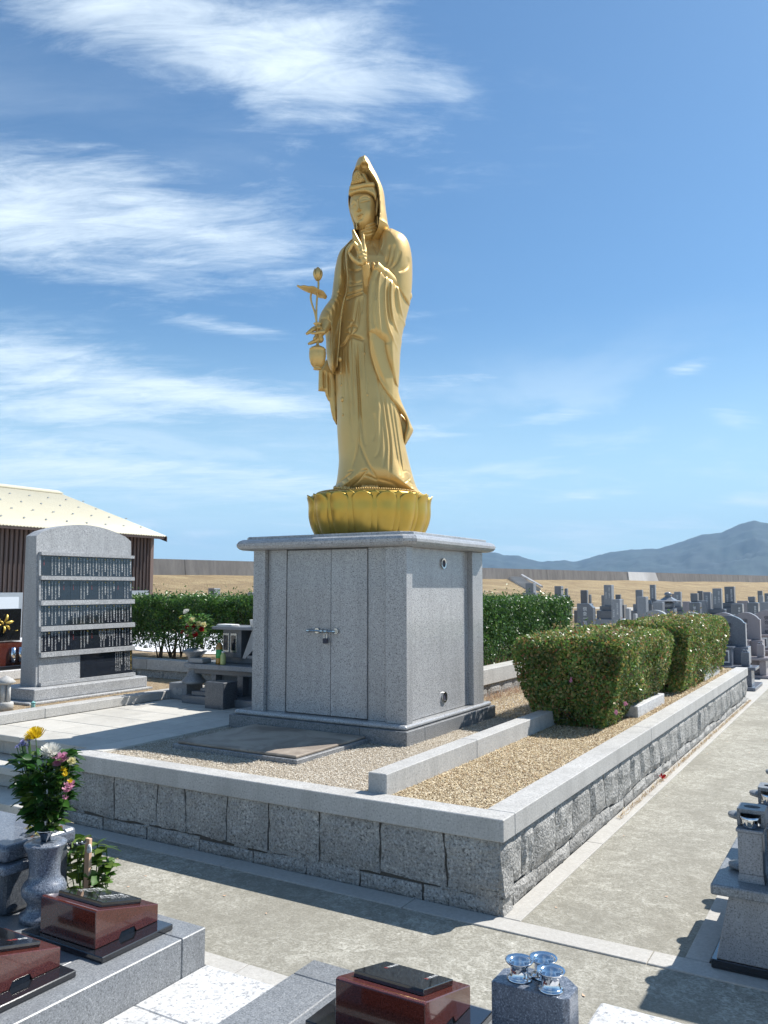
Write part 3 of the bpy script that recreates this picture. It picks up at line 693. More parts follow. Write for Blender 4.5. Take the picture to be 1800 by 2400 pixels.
# ================================================================== STATUE
SX, SY = -2.15, 2.22
FR = (0.8495, 0.5275); FF = (0.5275, -0.8495)     # statue drawing frame: right, and towards the front
def SP(p, q, z): return (SX + FR[0]*p + FF[0]*q, SY + FR[1]*p + FF[1]*q, z)
def SPa(P, Q, Z): return np.stack([SX + FR[0]*P + FF[0]*Q, SY + FR[1]*P + FF[1]*Q, Z], 1)
def seg_dist(px, pz, poly, closed):
    """distance, signed side, nearest point"""
    global _ARC
    pts = np.asarray(poly, float); n = len(pts); best = np.full(px.shape, 1e9); side = np.zeros(px.shape); nx = np.zeros(px.shape); nz = np.zeros(px.shape)
    arc = np.zeros(px.shape); tot = sum(np.linalg.norm(pts[i+1]-pts[i]) for i in range(n-1))+1e-9; run = 0.0
    for i in range(n if closed else n-1):
        a = pts[i]; b_ = pts[(i+1) % n]; d = b_-a; L2 = d@d+1e-12
        t = np.clip(((px-a[0])*d[0]+(pz-a[1])*d[1])/L2, 0, 1); qx = a[0]+t*d[0]; qz = a[1]+t*d[1]
        dd = np.hypot(px-qx, pz-qz); m = dd < best
        best = np.where(m, dd, best); side = np.where(m, np.sign(d[0]*(pz-a[1])-d[1]*(px-a[0])), side); nx = np.where(m, qx, nx); nz = np.where(m, qz, nz)
        ln_ = math.sqrt(L2); arc = np.where(m, (run+t*ln_)/tot, arc); run += ln_
    _ARC = arc
    return best, side, nx, nz
def inside(px, pz, poly):
    pts = np.asarray(poly, float); r = np.zeros(px.shape, bool); j = len(pts)-1
    for i in range(len(pts)):
        xi, zi = pts[i]; xj, zj = pts[j]
        c = ((zi > pz) != (zj > pz)) & (px < (xj-xi)*(pz-zi)/(zj-zi+1e-12)+xi); r ^= c; j = i
    return r
def sm(poly, k=4, closed=True):
    """round a polyline with a Catmull-Rom spline"""
    P = [Vector((a, b_, 0)) for a, b_ in poly]
    if closed:
        n = len(P); out = []
        for i in range(n):
            p0, p1, p2, p3 = P[i-1], P[i], P[(i+1) % n], P[(i+2) % n]
            for j in range(k):
                t = j/k; v = 0.5*((2*p1)+(p2-p0)*t+(2*p0-5*p1+4*p2-p3)*t*t+(3*p1-p0-3*p2+p3)*t*t*t); out.append((v.x, v.y))
        return out
    return [(v.x, v.y) for v in spline(P, k)]
def pillow(name, poly, df, db_, Rr, q0=0.0, cr=(), ext=None, step=0.0065, parent=None, pw=0.5, smooth_outline=True, mat=None):
    if smooth_outline: poly = sm(poly, 4)
    A = np.asarray(poly); x0, z0 = A.min(0)-step; x1, z1 = A.max(0)+step
    gx = np.arange(x0, x1, step); gz = np.arange(z0, z1, step); PX, PZ = np.meshgrid(gx, gz)
    d, _, nx, nz = seg_dist(PX, PZ, poly, True); ins = inside(PX, PZ, poly)
    use = ins | (d < 0.72*step)
    PX = np.where(ins, PX, nx); PZ = np.where(ins, PZ, nz); dd = np.where(ins, d, 0.0)
    t = np.clip(dd/Rr, 0, 1); prof = np.power(1-(1-t)**2, pw)
    base = q0(PX, PZ) if callable(q0) else q0
    D = df(PX, PZ) if callable(df) else df
    qf = base + D*prof
    for c in cr:
        pts = sm(c[0], 5, False) if len(c[0]) > 2 else c[0]
        ds, sd, _, _ = seg_dist(PX, PZ, pts, False); kind = c[3] if len(c) > 3 else 'g'; tp = np.clip(np.minimum(_ARC, 1-_ARC)*5, 0.0, 1)**0.7
        if kind == 'g': qf = qf - tp*c[1]*np.exp(-(ds/c[2])**2)*np.minimum(1, prof*3)
        else:
            s = ds*(sd if kind == 'L' else -sd)
            # taper the step towards the ends of its line
            qf = qf + np.where(s > 0, c[1]*np.exp(-s/c[2])*np.minimum(1, s/0.006), 0)*np.exp(-0*ds)*np.where(ds < 4*c[2], 1, 0)*np.minimum(1, prof*3)
    if ext is not None: qf = qf + ext(PX, PZ)*np.minimum(1, prof*4)
    qb = base - db_*prof
    idx = -np.ones(use.shape, int); n = int(use.sum()); idx[use] = np.arange(n)
    c = use[:-1, :-1] & use[1:, :-1] & use[:-1, 1:] & use[1:, 1:]
    a_ = idx[:-1, :-1][c]; b_ = idx[:-1, 1:][c]; c_ = idx[1:, 1:][c]; d_ = idx[1:, :-1][c]
    Vf = SPa(PX[use], qf[use], PZ[use]); Vb = SPa(PX[use], qb[use], PZ[use])
    F = np.concatenate([np.stack([a_, b_, c_, d_], 1), np.stack([d_, c_, b_, a_], 1)+n])
    me = np_mesh(name, np.concatenate([Vf, Vb]), F, True)
    return obj(name, me, mat or M['gold'], parent if parent is not None else stt, smooth=True)
def remesh(name, bmx, parent, vox=0.006, sm_it=3):
    o = obj(name, bmx, M['gold'], parent, smooth=True)
    m = o.modifiers.new('r', 'REMESH'); m.mode = 'VOXEL'; m.voxel_size = vox; m.use_smooth_shade = True
    s = o.modifiers.new('s', 'SMOOTH'); s.iterations = sm_it; s.factor = 0.5
    return o
stt = thing('golden_statue', 'tall golden statue of a robed goddess of mercy with raised hand, standing on a lotus', 'statue', (SX, SY, 2.03))
# ---- lotus seat
b = BM(); lathe(b, [(0.43, 2.024), (0.455, 2.06), (0.475, 2.14), (0.49, 2.24), (0.50, 2.33), (0.515, 2.385), (0.49, 2.400), (0.45, 2.405)], SX, SY, 64); obj('lotus_core', b, M['gold2'], stt, smooth=True)
def petal_mesh(w, h, name, flare, lift, r0):
    NU, NV = 10, 14; V = []
    for j in range(NV+1):
        t = j/NV; z = lift + h*t
        hw = w*(0.66+0.34*math.sin(min(t, 0.7)/0.7*math.pi/2))*(1 if t < 0.70 else math.sqrt(max(0.0, 1-((t-0.70)/0.301)**2.0)))
        rr = r0 + 0.062*math.sin(min(1, t*1.05)*math.pi*0.5)**0.8 + flare*max(0, (t-0.70)/0.30)**1.8
        for i in range(NU+1):
            s = -1+2*i/NU; ang = s*hw/0.52
            r = rr + 0.034*(1-s*s)*math.sin(math.pi*min(1, t*0.95+0.05)) - (0.010 if abs(s) > 0.85 else 0) + 0.004*(abs(s) > 0.97)
            V.append((r*math.cos(ang), r*math.sin(ang), z - 0.006*max(0, (t-0.85)/0.15)**2))
    F = [(j*(NU+1)+i, j*(NU+1)+i+1, (j+1)*(NU+1)+i+1, (j+1)*(NU+1)+i) for j in range(NV) for i in range(NU)]
    me = np_mesh(name, V, F, True); me.materials.append(M['gold2']); return me
pm = petal_mesh(0.106, 0.372, 'petal', 0.040, 2.024, 0.452); pm2 = petal_mesh(0.075, 0.378, 'inner_petal', 0.034, 2.022, 0.436)
NP = 16
for k in range(NP):
    for me, nm, off in ((pm, 'petal', 0.0), (pm2, 'inner_petal', 0.5)):
        o = bpy.data.objects.new(nm, me); COL.objects.link(o); o.parent = stt; o.location = (0, 0, -2.03); o.rotation_euler = (0, 0, 2*math.pi*(k+off)/NP+0.05)
        md = o.modifiers.new('t', 'SOLIDIFY'); md.thickness = 0.006; md.offset = -1
b = BM()
for k in range(150):
    a = 2*math.pi*k/150; bmesh.ops.create_icosphere(b, subdivisions=1, radius=0.0085, matrix=Matrix.Translation((SX+0.452*math.cos(a), SY+0.452*math.sin(a), 2.414)))
obj('bead_ring', b, M['gold'], stt, smooth=True, kind='stuff')
b = BM(); lathe(b, [(0.45, 2.40), (0.45, 2.412), (0.43, 2.416)], SX, SY, 64); obj('lotus_top', b, M['gold'], stt, smooth=True)

# ---- robe: torso and skirt
robe = [(-0.051, 4.782), (-0.116, 4.747), (-0.164, 4.679), (-0.204, 4.612), (-0.244, 4.494), (-0.256, 4.326), (-0.259, 4.126), (-0.270, 3.993), (-0.285, 3.828), (-0.304, 3.641), (-0.301, 3.453), (-0.289, 3.152), (-0.284, 2.990), (-0.274, 2.829), (-0.268, 2.709), (-0.278, 2.589), (-0.295, 2.493), (-0.328, 2.429), (-0.265, 2.382), (0.035, 2.359), (0.351, 2.372), (0.456, 2.396), (0.411, 2.479), (0.372, 2.607), (0.327, 2.791), (0.303, 2.928), (0.285, 3.073), (0.254, 3.398), (0.274, 3.914), (0.295, 4.247), (0.304, 4.582), (0.251, 4.708), (0.161, 4.762), (0.072, 4.791)]
RC = [([(-0.124, 3.757), (-0.099, 3.397), (-0.076, 3.072), (-0.045, 2.830), (-0.021, 2.782)], 0.016, 0.012),
 ([(-0.192, 3.715), (-0.198, 3.560), (-0.174, 3.282), (-0.157, 2.991), (-0.147, 2.830)], 0.012, 0.010), ([(-0.164, 3.765), (-0.149, 3.478), (-0.133, 3.072)], 0.012, 0.009), ([(-0.216, 3.674), (-0.219, 3.461), (-0.206, 3.185)], 0.010, 0.008),
 ([(-0.105, 3.724), (-0.103, 3.462), (-0.088, 3.234), (-0.089, 2.910), (-0.107, 2.733), (-0.171, 2.533)], 0.014, 0.010), ([(-0.089, 2.846), (-0.053, 2.726), (0.003, 2.606), (0.071, 2.498)], 0.012, 0.010),
 ([(-0.136, 3.740), (-0.135, 3.560), (-0.122, 3.315)], 0.010, 0.007), ([(-0.080, 3.708), (-0.075, 3.519), (-0.063, 3.380)], 0.008, 0.008),
 ([(-0.244, 3.707), (-0.239, 3.518), (-0.238, 3.347)], 0.008, 0.008), ([(-0.278, 3.347), (-0.269, 3.071), (-0.256, 2.869), (-0.235, 2.765)], 0.006, 0.010),
 ([(0.073, 3.414), (0.102, 3.154), (0.128, 2.911), (0.138, 2.750), (0.114, 2.590)], 0.014, 0.012), ([(0.113, 3.316), (0.149, 3.032), (0.177, 2.791), (0.169, 2.495)], 0.018, 0.010),
 ([(0.153, 3.251), (0.193, 2.992), (0.225, 2.751), (0.261, 2.543)], 0.018, 0.012), ([(0.193, 3.203), (0.233, 2.912), (0.265, 2.671), (0.284, 2.527)], 0.020, 0.010), ([(0.094, 3.113), (0.096, 2.871), (0.078, 2.734), (0.039, 2.682)], 0.010, 0.012),
 ([(0.038, 3.072), (0.046, 2.911), (0.030, 2.822)], 0.008, 0.012), ([(0.265, 2.912), (0.300, 2.711), (0.344, 2.567)], 0.010, 0.010),
 ([(0.284, 2.575), (0.320, 2.591), (0.358, 2.575), (0.352, 2.543), (0.328, 2.511), (0.284, 2.471)], 0.007, 0.006), ([(0.312, 2.575), (0.332, 2.519), (0.367, 2.423)], 0.007, 0.006), ([(0.332, 2.511), (0.359, 2.483), (0.403, 2.487)], 0.007, 0.006),
 ([(-0.195, 2.573), (-0.139, 2.577), (-0.179, 2.541), (-0.234, 2.509), (-0.285, 2.489)], 0.010, 0.007), ([(-0.076, 2.578), (-0.021, 2.578), (-0.048, 2.542), (-0.092, 2.494), (-0.151, 2.446)], 0.010, 0.007), ([(-0.044, 2.538), (0.003, 2.526), (0.067, 2.498)], 0.010, 0.008), ([(-0.194, 2.533), (-0.171, 2.494), (-0.155, 2.454)], 0.010, 0.007),
 ([(-0.301, 2.461), (-0.250, 2.493), (-0.218, 2.470), (-0.202, 2.430)], 0.012, 0.010), ([(0.067, 2.510), (0.193, 2.479), (0.256, 2.431)], 0.008, 0.012),
 ([(-0.206, 4.114), (-0.138, 4.127), (-0.057, 4.148)], 0.022, 0.012), ([(-0.202, 4.160), (-0.130, 4.160), (-0.053, 4.178)], 0.014, 0.009), ([(-0.191, 4.252), (-0.170, 4.227), (-0.049, 4.228)], 0.008, 0.009),
 ([(-0.097, 4.119), (-0.113, 4.011), (-0.129, 3.912), (-0.136, 3.862)], 0.012, 0.009), ([(-0.077, 4.119), (-0.089, 3.953), (-0.100, 3.838)], 0.014, 0.008), ([(-0.061, 4.119), (-0.068, 3.953)], 0.010, 0.007), ([(-0.193, 3.907), (-0.149, 3.903), (-0.161, 3.862), (-0.209, 3.837)], 0.014, 0.007), ([(-0.217, 3.816), (-0.168, 3.796), (-0.157, 3.858), (-0.108, 3.833), (-0.152, 3.779)], 0.016, 0.007),
 ([(-0.264, 3.682), (-0.208, 3.711), (-0.168, 3.765), (-0.096, 3.741), (-0.048, 3.716)], 0.024, 0.012), ([(-0.048, 3.725), (-0.051, 3.560), (-0.035, 3.364), (-0.022, 3.104)], -0.008, 0.006), ([(-0.264, 3.641), (-0.251, 3.437), (-0.238, 3.233), (-0.227, 3.055)], -0.008, 0.006),
 ([(-0.187, 4.394), (-0.130, 4.361), (-0.066, 4.369)], 0.012, 0.010), ([(-0.179, 4.277), (-0.114, 4.244), (-0.057, 4.261)], 0.007, 0.010), ([(0.015, 4.723), (-0.010, 4.664), (-0.066, 4.630)], 0.010, 0.012), ([(0.031, 4.664), (0.056, 4.555), (0.072, 4.471)], 0.010, 0.009), ([(0.112, 4.716), (0.104, 4.614), (0.064, 4.479)], -0.012, 0.007)]
def robe_front(P, Z):
    # deeper at the chest and hem, leaner at the waist
    return np.interp(Z, [2.3, 2.45, 2.8, 3.3, 3.7, 4.1, 4.5, 4.62, 4.75], [0.42, 0.37, 0.33, 0.29, 0.25, 0.24, 0.19, 0.10, 0.04])
ro_ = pillow('robe', robe, robe_front, 0.24, 0.26, 0.0, RC, step=0.0055)
b = BM()
for c in (RC[27][0], RC[28][0]): pass
for pts in ([(-0.051, 3.601), (-0.043, 3.479), (-0.032, 3.360), (-0.025, 3.234), (-0.019, 3.104)], [(-0.255, 3.551), (-0.248, 3.428), (-0.242, 3.323), (-0.233, 3.193), (-0.226, 3.059)]):
    for i, (p, z) in enumerate(pts):
        rr = 0.024 if i in (0, 3) else 0.014
        q = 0.30+0.02
        bmesh.ops.create_uvsphere(b, u_segments=10, v_segments=6, radius=rr, matrix=Matrix.Translation(SP(p, float(robe_front(0, z))-0.012, z)) @ Matrix.Rotation(-0.55, 4, 'Z') @ Matrix.Diagonal((1, 0.6, 1, 1)))
obj('necklace_beads', b, M['gold'], stt, smooth=True, kind='stuff')
# ---- feet
for (p, z, q) in (((0.003, 2.438)[0], 2.418, 0.36), ((-0.233, 2.438)[0], 2.418, 0.30)):
    b = BM()
    for k in range(5):
        tube(b, [SP(p-0.05+0.026*k, q-0.10, z+0.03), SP(p-0.056+0.029*k, q-0.02+0.008*(2-abs(k-1.5)), z+0.022), SP(p-0.058+0.030*k, q+0.035+0.012*(2-abs(k-1.2)), z+0.012)], [0.022, 0.016, 0.012], 10)
    remesh('foot', b, stt, 0.006, 2)
# ---- right-hand side of the figure as seen (its left arm): shoulder, drape, under-drape
sh = [(0.093, 4.776), (0.175, 4.809), (0.237, 4.790), (0.302, 4.753), (0.343, 4.702), (0.366, 4.634), (0.380, 4.541), (0.383, 4.439), (0.380, 4.312), (0.368, 4.186), (0.346, 4.102), (0.236, 4.101), (0.114, 4.184), (0.056, 4.335), (0.036, 4.479), (0.056, 4.589), (0.081, 4.691)]
pillow('upper_sleeve', sh, lambda P, Z: 0.22+0.10*np.clip((4.75-Z)/0.5, 0, 1)*0+0*P, 0.24, 0.20, 0.0,
 [([(0.109, 4.742), (0.113, 4.640), (0.081, 4.538), (0.048, 4.470)], -0.012, 0.008), ([(0.175, 4.590), (0.163, 4.497), (0.142, 4.412)], 0.018, 0.011), ([(0.220, 4.590), (0.204, 4.488), (0.175, 4.395)], 0.014, 0.010), ([(0.269, 4.540), (0.245, 4.446), (0.195, 4.370)], 0.014, 0.010), ([(0.343, 4.507), (0.326, 4.413), (0.253, 4.345)], 0.014, 0.012)], step=0.006)
ud = [(-0.008, 3.808), (-0.011, 3.720), (0.002, 3.607), (0.021, 3.527), (0.056, 3.415), (0.100, 3.319), (0.159, 3.223), (0.229, 3.155), (0.288, 3.104), (0.317, 3.064), (0.319, 3.000), (0.300, 2.921), (0.304, 2.838), (0.346, 2.897), (0.387, 2.981), (0.372, 3.025), (0.331, 3.116), (0.280, 3.223), (0.259, 3.287), (0.251, 3.351), (0.260, 3.528), (0.269, 3.793), (0.190, 3.874)]
pillow('drape_lining', [(0.182, 3.207), (0.288, 3.128), (0.339, 3.064), (0.370, 2.997), (0.346, 2.905), (0.305, 2.842), (0.285, 2.905), (0.253, 3.008), (0.206, 3.111)], 0.02, 0.02, 0.03, -0.02, step=0.006)
def drq(P, Z): return 0.16-0.22*np.clip((P-0.0)/0.35, 0, 1)
pillow('under_drape', ud, 0.07, 0.07, 0.06, lambda P, Z: 0.30-0.16*np.clip((P-0.0)/0.22, 0, 1)-0.16*np.clip((P-0.20)/0.20, 0, 1), [([(0.060, 3.407), (0.111, 3.319), (0.190, 3.231), (0.288, 3.136)], -0.01, 0.015), ([(0.008, 3.688), (0.032, 3.559), (0.080, 3.431), (0.135, 3.319)], 0.012, 0.012)], step=0.006)
dr_ = [(0.019, 4.398), (0.071, 4.376), (0.151, 4.323), (0.214, 4.275), (0.262, 4.254), (0.334, 4.251), (0.370, 4.259), (0.369, 4.185), (0.357, 4.120), (0.337, 4.038), (0.319, 3.964), (0.319, 3.932), (0.305, 3.899), (0.285, 3.801), (0.285, 3.765), (0.276, 3.704), (0.269, 3.625), (0.265, 3.528), (0.259, 3.424), (0.249, 3.335), (0.206, 3.367), (0.170, 3.471), (0.139, 3.552), (0.111, 3.677), (0.111, 3.687), (0.052, 3.715), (-0.011, 3.744), (-0.022, 3.767), (-0.027, 3.954), (-0.023, 4.117), (-0.009, 4.248), (0.006, 4.339)]
DC = [([(0.031, 4.199), (0.024, 3.995), (0.036, 3.832), (0.060, 3.727)], 0.012, 0.012), ([(0.115, 4.331), (0.079, 4.200), (0.079, 3.955), (0.103, 3.727)], -0.014, 0.009), ([(0.157, 4.299), (0.135, 4.159), (0.139, 3.955), (0.174, 3.793), (0.261, 3.631)], -0.016, 0.009),
 ([(0.198, 4.274), (0.186, 4.151), (0.190, 3.996), (0.222, 3.858), (0.281, 3.769)], -0.016, 0.009), ([(0.242, 4.250), (0.254, 4.119), (0.278, 4.005), (0.313, 3.944)], -0.016, 0.009), ([(0.099, 4.339), (0.055, 4.216), (0.051, 4.036)], 0.012, 0.010), ([(0.174, 4.241), (0.159, 4.118), (0.170, 3.955), (0.214, 3.793)], 0.012, 0.014), ([(0.222, 4.217), (0.222, 4.078), (0.254, 3.915)], 0.012, 0.014)]
pillow('arm_drape', dr_, lambda P, Z: 0.115+0*P, 0.10, 0.085, lambda P, Z: 0.285-0.14*np.clip((P-0.0)/0.22, 0, 1)-0.20*np.clip((P-0.20)/0.18, 0, 1), DC, step=0.0055)
pillow('inner_sleeve', [(-0.044, 4.320), (-0.009, 4.362), (0.023, 4.412), (0.032, 4.237), (0.016, 3.989), (0.017, 3.758), (-0.017, 3.791), (-0.036, 3.922), (-0.044, 4.112)], 0.06, 0.05, 0.03, 0.13, step=0.0055)
# forearm top roll from elbow to wrist
b = BM()
el = [SP(*(0.318, 4.194)[:1], -0.02, (0.318, 4.194)[1]), SP((0.261, 4.218)[0], 0.08, (0.261, 4.218)[1]), SP((0.158, 4.274)[0], 0.20, (0.158, 4.274)[1]), SP((0.079, 4.319)[0], 0.29, (0.079, 4.319)[1]), SP((0.035, 4.347)[0], 0.33, (0.035, 4.347)[1])]
tube(b, spline(el, 5), [0.075]*6+[0.068]*8+[0.055]*7, 20); remesh('forearm_sleeve', b, stt, 0.009, 4)
# ---- image-left arm: shoulder to hanging sleeve
ls = [(-0.116, 4.748), (-0.165, 4.703), (-0.214, 4.650), (-0.262, 4.599), (-0.286, 4.548), (-0.302, 4.480), (-0.314, 4.413), (-0.322, 4.337), (-0.331, 4.254), (-0.341, 4.170), (-0.357, 4.132), (-0.389, 4.085), (-0.421, 4.032), (-0.443, 3.978), (-0.451, 3.924), (-0.428, 3.870), (-0.393, 3.820), (-0.383, 3.765), (-0.378, 3.649), (-0.367, 3.567), (-0.344, 3.489), (-0.315, 3.456), (-0.288, 3.498), (-0.274, 3.609), (-0.267, 3.732), (-0.264, 3.788), (-0.249, 3.937), (-0.227, 4.054), (-0.207, 4.171), (-0.189, 4.271), (-0.186, 4.422), (-0.193, 4.523), (-0.165, 4.625), (-0.100, 4.710)]
LC = [([(-0.284, 4.170), (-0.250, 4.146)], 0.012, 0.008), ([(-0.316, 4.137), (-0.276, 4.120), (-0.251, 4.071), (-0.275, 3.921), (-0.314, 3.738), (-0.325, 3.608)], 0.020, 0.014), ([(-0.348, 4.095), (-0.300, 4.087), (-0.279, 4.037), (-0.307, 3.879), (-0.338, 3.713)], 0.022, 0.014), ([(-0.372, 4.053), (-0.332, 4.037), (-0.311, 3.979), (-0.335, 3.854), (-0.354, 3.722)], 0.018, 0.013), ([(-0.396, 4.003), (-0.356, 3.987), (-0.339, 3.937), (-0.355, 3.837), (-0.370, 3.738)], 0.018, 0.013),
 ([(-0.205, 4.591), (-0.237, 4.523), (-0.233, 4.422), (-0.212, 4.322), (-0.224, 4.204)], 0.014, 0.010), ([(-0.181, 4.625), (-0.213, 4.549), (-0.204, 4.456)], 0.010, 0.009), ([(-0.286, 3.716), (-0.297, 3.584), (-0.308, 3.469)], -0.012, 0.007), ([(-0.243, 4.004), (-0.266, 3.879), (-0.277, 3.714), (-0.289, 3.650)], -0.014, 0.008), ([(-0.257, 4.321), (-0.260, 4.204)], 0.008, 0.010), ([(-0.286, 4.464), (-0.297, 4.296), (-0.288, 4.204)], 0.006, 0.012)]
pillow('hanging_sleeve', ls, lambda P, Z: 0.19+0*P, 0.18, 0.15, lambda P, Z: 0.02+0.13*np.clip((4.25-Z)/0.8, 0, 1), LC, step=0.0055)
pillow('front_lapel', [(-0.132, 4.705), (-0.168, 4.621), (-0.213, 4.553), (-0.212, 4.418), (-0.197, 4.293), (-0.203, 4.167), (-0.231, 4.067), (-0.254, 3.917), (-0.265, 3.752), (-0.271, 3.647), (-0.283, 3.499), (-0.275, 3.487), (-0.261, 3.647), (-0.251, 3.752), (-0.237, 3.918), (-0.218, 4.034), (-0.193, 4.151), (-0.184, 4.293), (-0.189, 4.418), (-0.190, 4.519), (-0.148, 4.621)], 0.05, 0.05, 0.03, lambda P, Z: np.interp(Z, [3.2, 3.7, 4.1, 4.6, 4.8], [0.25, 0.25, 0.24, 0.17, 0.05]), step=0.0055)
pillow('rear_cloth', [(-0.453, 3.538), (-0.456, 3.345), (-0.398, 3.340), (-0.389, 3.303), (-0.369, 3.260), (-0.356, 3.251), (-0.342, 3.161), (-0.325, 3.094), (-0.289, 3.032), (-0.270, 3.203), (-0.296, 3.539), (-0.380, 3.640)], 0.04, 0.04, 0.04, -0.05, [([(-0.400, 3.522), (-0.396, 3.345)], 0.02, 0.01), ([(-0.358, 3.497), (-0.352, 3.253)], 0.02, 0.01)], step=0.007, smooth_outline=False)
# ---- neck, head, hood
pillow('neck', [(-0.097, 4.844), (-0.100, 4.784), (-0.094, 4.715), (-0.051, 4.690), (0.031, 4.716), (0.072, 4.768), (0.072, 4.854), (-0.010, 4.887)], 0.11, 0.08, 0.09, 0.02, [([(-0.092, 4.779), (-0.010, 4.789), (0.068, 4.828)], 0.014, 0.007), ([(-0.090, 4.754), (-0.010, 4.763), (0.068, 4.798)], 0.014, 0.007), ([(-0.084, 4.728), (-0.010, 4.733), (0.056, 4.764)], 0.010, 0.006)], step=0.004)
HC = dict()
hood = [(-0.053, 5.476), (-0.091, 5.467), (-0.115, 5.447), (-0.132, 5.401), (-0.144, 5.358), (-0.160, 5.310), (-0.166, 5.251), (-0.179, 5.180), (-0.190, 5.148), (-0.196, 5.093), (-0.193, 5.038), (-0.182, 4.983), (-0.164, 4.916), (-0.149, 4.870), (-0.143, 4.819), (-0.141, 4.764), (-0.118, 4.714), (0.070, 4.704), (0.137, 4.743), (0.177, 4.806), (0.165, 4.849), (0.156, 4.919), (0.147, 4.978), (0.141, 5.037), (0.133, 5.116), (0.122, 5.171), (0.103, 5.222), (0.071, 5.297), (0.046, 5.344), (0.019, 5.399), (-0.004, 5.446), (-0.028, 5.470)]
opening = [(-0.111, 5.332), (-0.087, 5.327), (-0.068, 5.351), (-0.019, 5.343), (-0.013, 5.292), (0.029, 5.229), (0.059, 5.174), (0.076, 5.115), (0.084, 5.036), (0.089, 4.958), (0.088, 4.880), (0.081, 4.817), (0.075, 4.766), (0.047, 4.727), (-0.028, 4.691), (-0.119, 4.721), (-0.132, 4.799), (-0.140, 4.862), (-0.157, 4.916), (-0.174, 4.983), (-0.186, 5.038), (-0.189, 5.093), (-0.182, 5.148), (-0.171, 5.191), (-0.160, 5.247), (-0.151, 5.302)]
_op = sm(opening, 3); ZT = (-0.068, 5.327)[1]
def hood_ext(P, Z):
    d, _, _, _ = seg_dist(P, Z, _op, True); i = inside(P, Z, _op)
    return np.where(i, -np.interp(Z, [ZT-0.09, ZT], [0.20, 0.055])*np.clip(d/0.02, 0, 1)**0.5, 0.008*np.exp(-(d/0.010)**2))
pillow('hood', hood, lambda P, Z: np.interp(Z, [4.55, 4.75, 5.0, 5.3, 5.5], [0.20, 0.21, 0.22, 0.21, 0.17]), 0.15, 0.11, 0.0, [([(-0.076, 5.406), (-0.075, 5.358)], -0.012, 0.012), ([(-0.055, 5.470), (-0.038, 5.391), (-0.020, 5.335)], -0.010, 0.012)], ext=hood_ext, step=0.0045)
# face
face = [(-0.066, 5.113), (-0.119, 5.108), (-0.167, 5.088), (-0.179, 5.041), (-0.177, 4.995), (-0.167, 4.941), (-0.151, 4.894), (-0.133, 4.844), (-0.114, 4.805), (-0.095, 4.779), (-0.065, 4.769), (-0.028, 4.783), (0.009, 4.807), (0.041, 4.842), (0.052, 4.896), (0.054, 4.958), (0.053, 5.020), (0.038, 5.071), (-0.007, 5.105)]
def face_ext(P, Z):
    r = np.zeros_like(P)
    def ell(c, a, b_, h, rot=0.0, pw=1.0):
        x = P-c[0]; y = Z-c[1]; ca, sa = math.cos(rot), math.sin(rot); u = (x*ca+y*sa)/a; v = (-x*sa+y*ca)/b_
        return h*np.exp(-(u*u+v*v)**pw)
    def ln(pts, w, h, taper=False):
        d, s, _, _ = seg_dist(P, Z, sm(pts, 5, False), False); return h*np.exp(-(d/w)**2)
    r += ln([(-0.109, 5.007), (-0.103, 4.957), (-0.099, 4.926)], 0.0075, 0.022) + ell((-0.099, 4.924), 0.012, 0.009, 0.020) + ell((-0.083, 4.922), 0.009, 0.007, 0.009) + ell((-0.114, 4.918), 0.006, 0.006, 0.006)
    r += ln([(-0.107, 4.912), (-0.096, 4.906), (-0.077, 4.916)], 0.004, -0.012)
    r += ln([(-0.109, 4.871), (-0.096, 4.876), (-0.066, 4.880)], 0.005, 0.009) + ln([(-0.108, 4.858), (-0.088, 4.858), (-0.069, 4.870)], 0.006, 0.009) + ln([(-0.114, 4.867), (-0.092, 4.867), (-0.060, 4.877)], 0.0028, -0.012) + ell((-0.088, 4.841), 0.016, 0.006, -0.007)
    r += ell((-0.080, 4.814), 0.022, 0.018, 0.010)
    # eyes: socket, lid, slit; brow arcs
    r += ell((-0.040, 5.008), 0.030, 0.014, -0.011, 0.15) + ell((-0.042, 5.006), 0.024, 0.010, 0.012, 0.15) + ln([(-0.079, 4.984), (-0.051, 4.992), (-0.021, 5.000), (-0.003, 5.011)], 0.0026, -0.010) + ln([(-0.103, 5.003), (-0.089, 5.031), (-0.059, 5.050), (-0.029, 5.053), (0.003, 5.039)], 0.005, 0.008)
    r += ell((-0.148, 4.976), 0.017, 0.013, -0.010, 0.1) + ell((-0.146, 4.975), 0.013, 0.009, 0.010, 0.1) + ln([(-0.167, 4.966), (-0.144, 4.960), (-0.124, 4.972)], 0.0024, -0.009) + ln([(-0.169, 4.999), (-0.148, 5.014), (-0.133, 5.010), (-0.122, 4.991)], 0.0045, 0.007)
    r += ell((-0.006, 4.911), 0.040, 0.045, 0.012) + ell((-0.144, 4.894), 0.015, 0.030, 0.006)
    return r
pillow('face', face, 0.115, 0.02, 0.090, 0.062, ext=face_ext, step=0.0026)
HA = (-0.171, 5.117); HB = (-0.176, 5.082)
hairp = [(-0.182, 5.127), (-0.188, 5.104), (-0.187, 5.080), (-0.167, 5.065), (-0.119, 5.083), (-0.066, 5.091), (-0.029, 5.090), (0.008, 5.074), (0.035, 5.051), (0.046, 5.020), (0.061, 5.036), (0.063, 5.083), (0.049, 5.129), (0.031, 5.149), (-0.067, 5.140), (-0.141, 5.120)]
pillow('hair', hairp, 0.035, 0.03, 0.018, 0.135, [([(HA[0]+0.0054*k, HA[1]+0.0002*k), (HB[0]+0.0057*k, HB[1]+0.0003*k)], 0.004, 0.0035) for k in range(0, 44, 4)], step=0.0035)
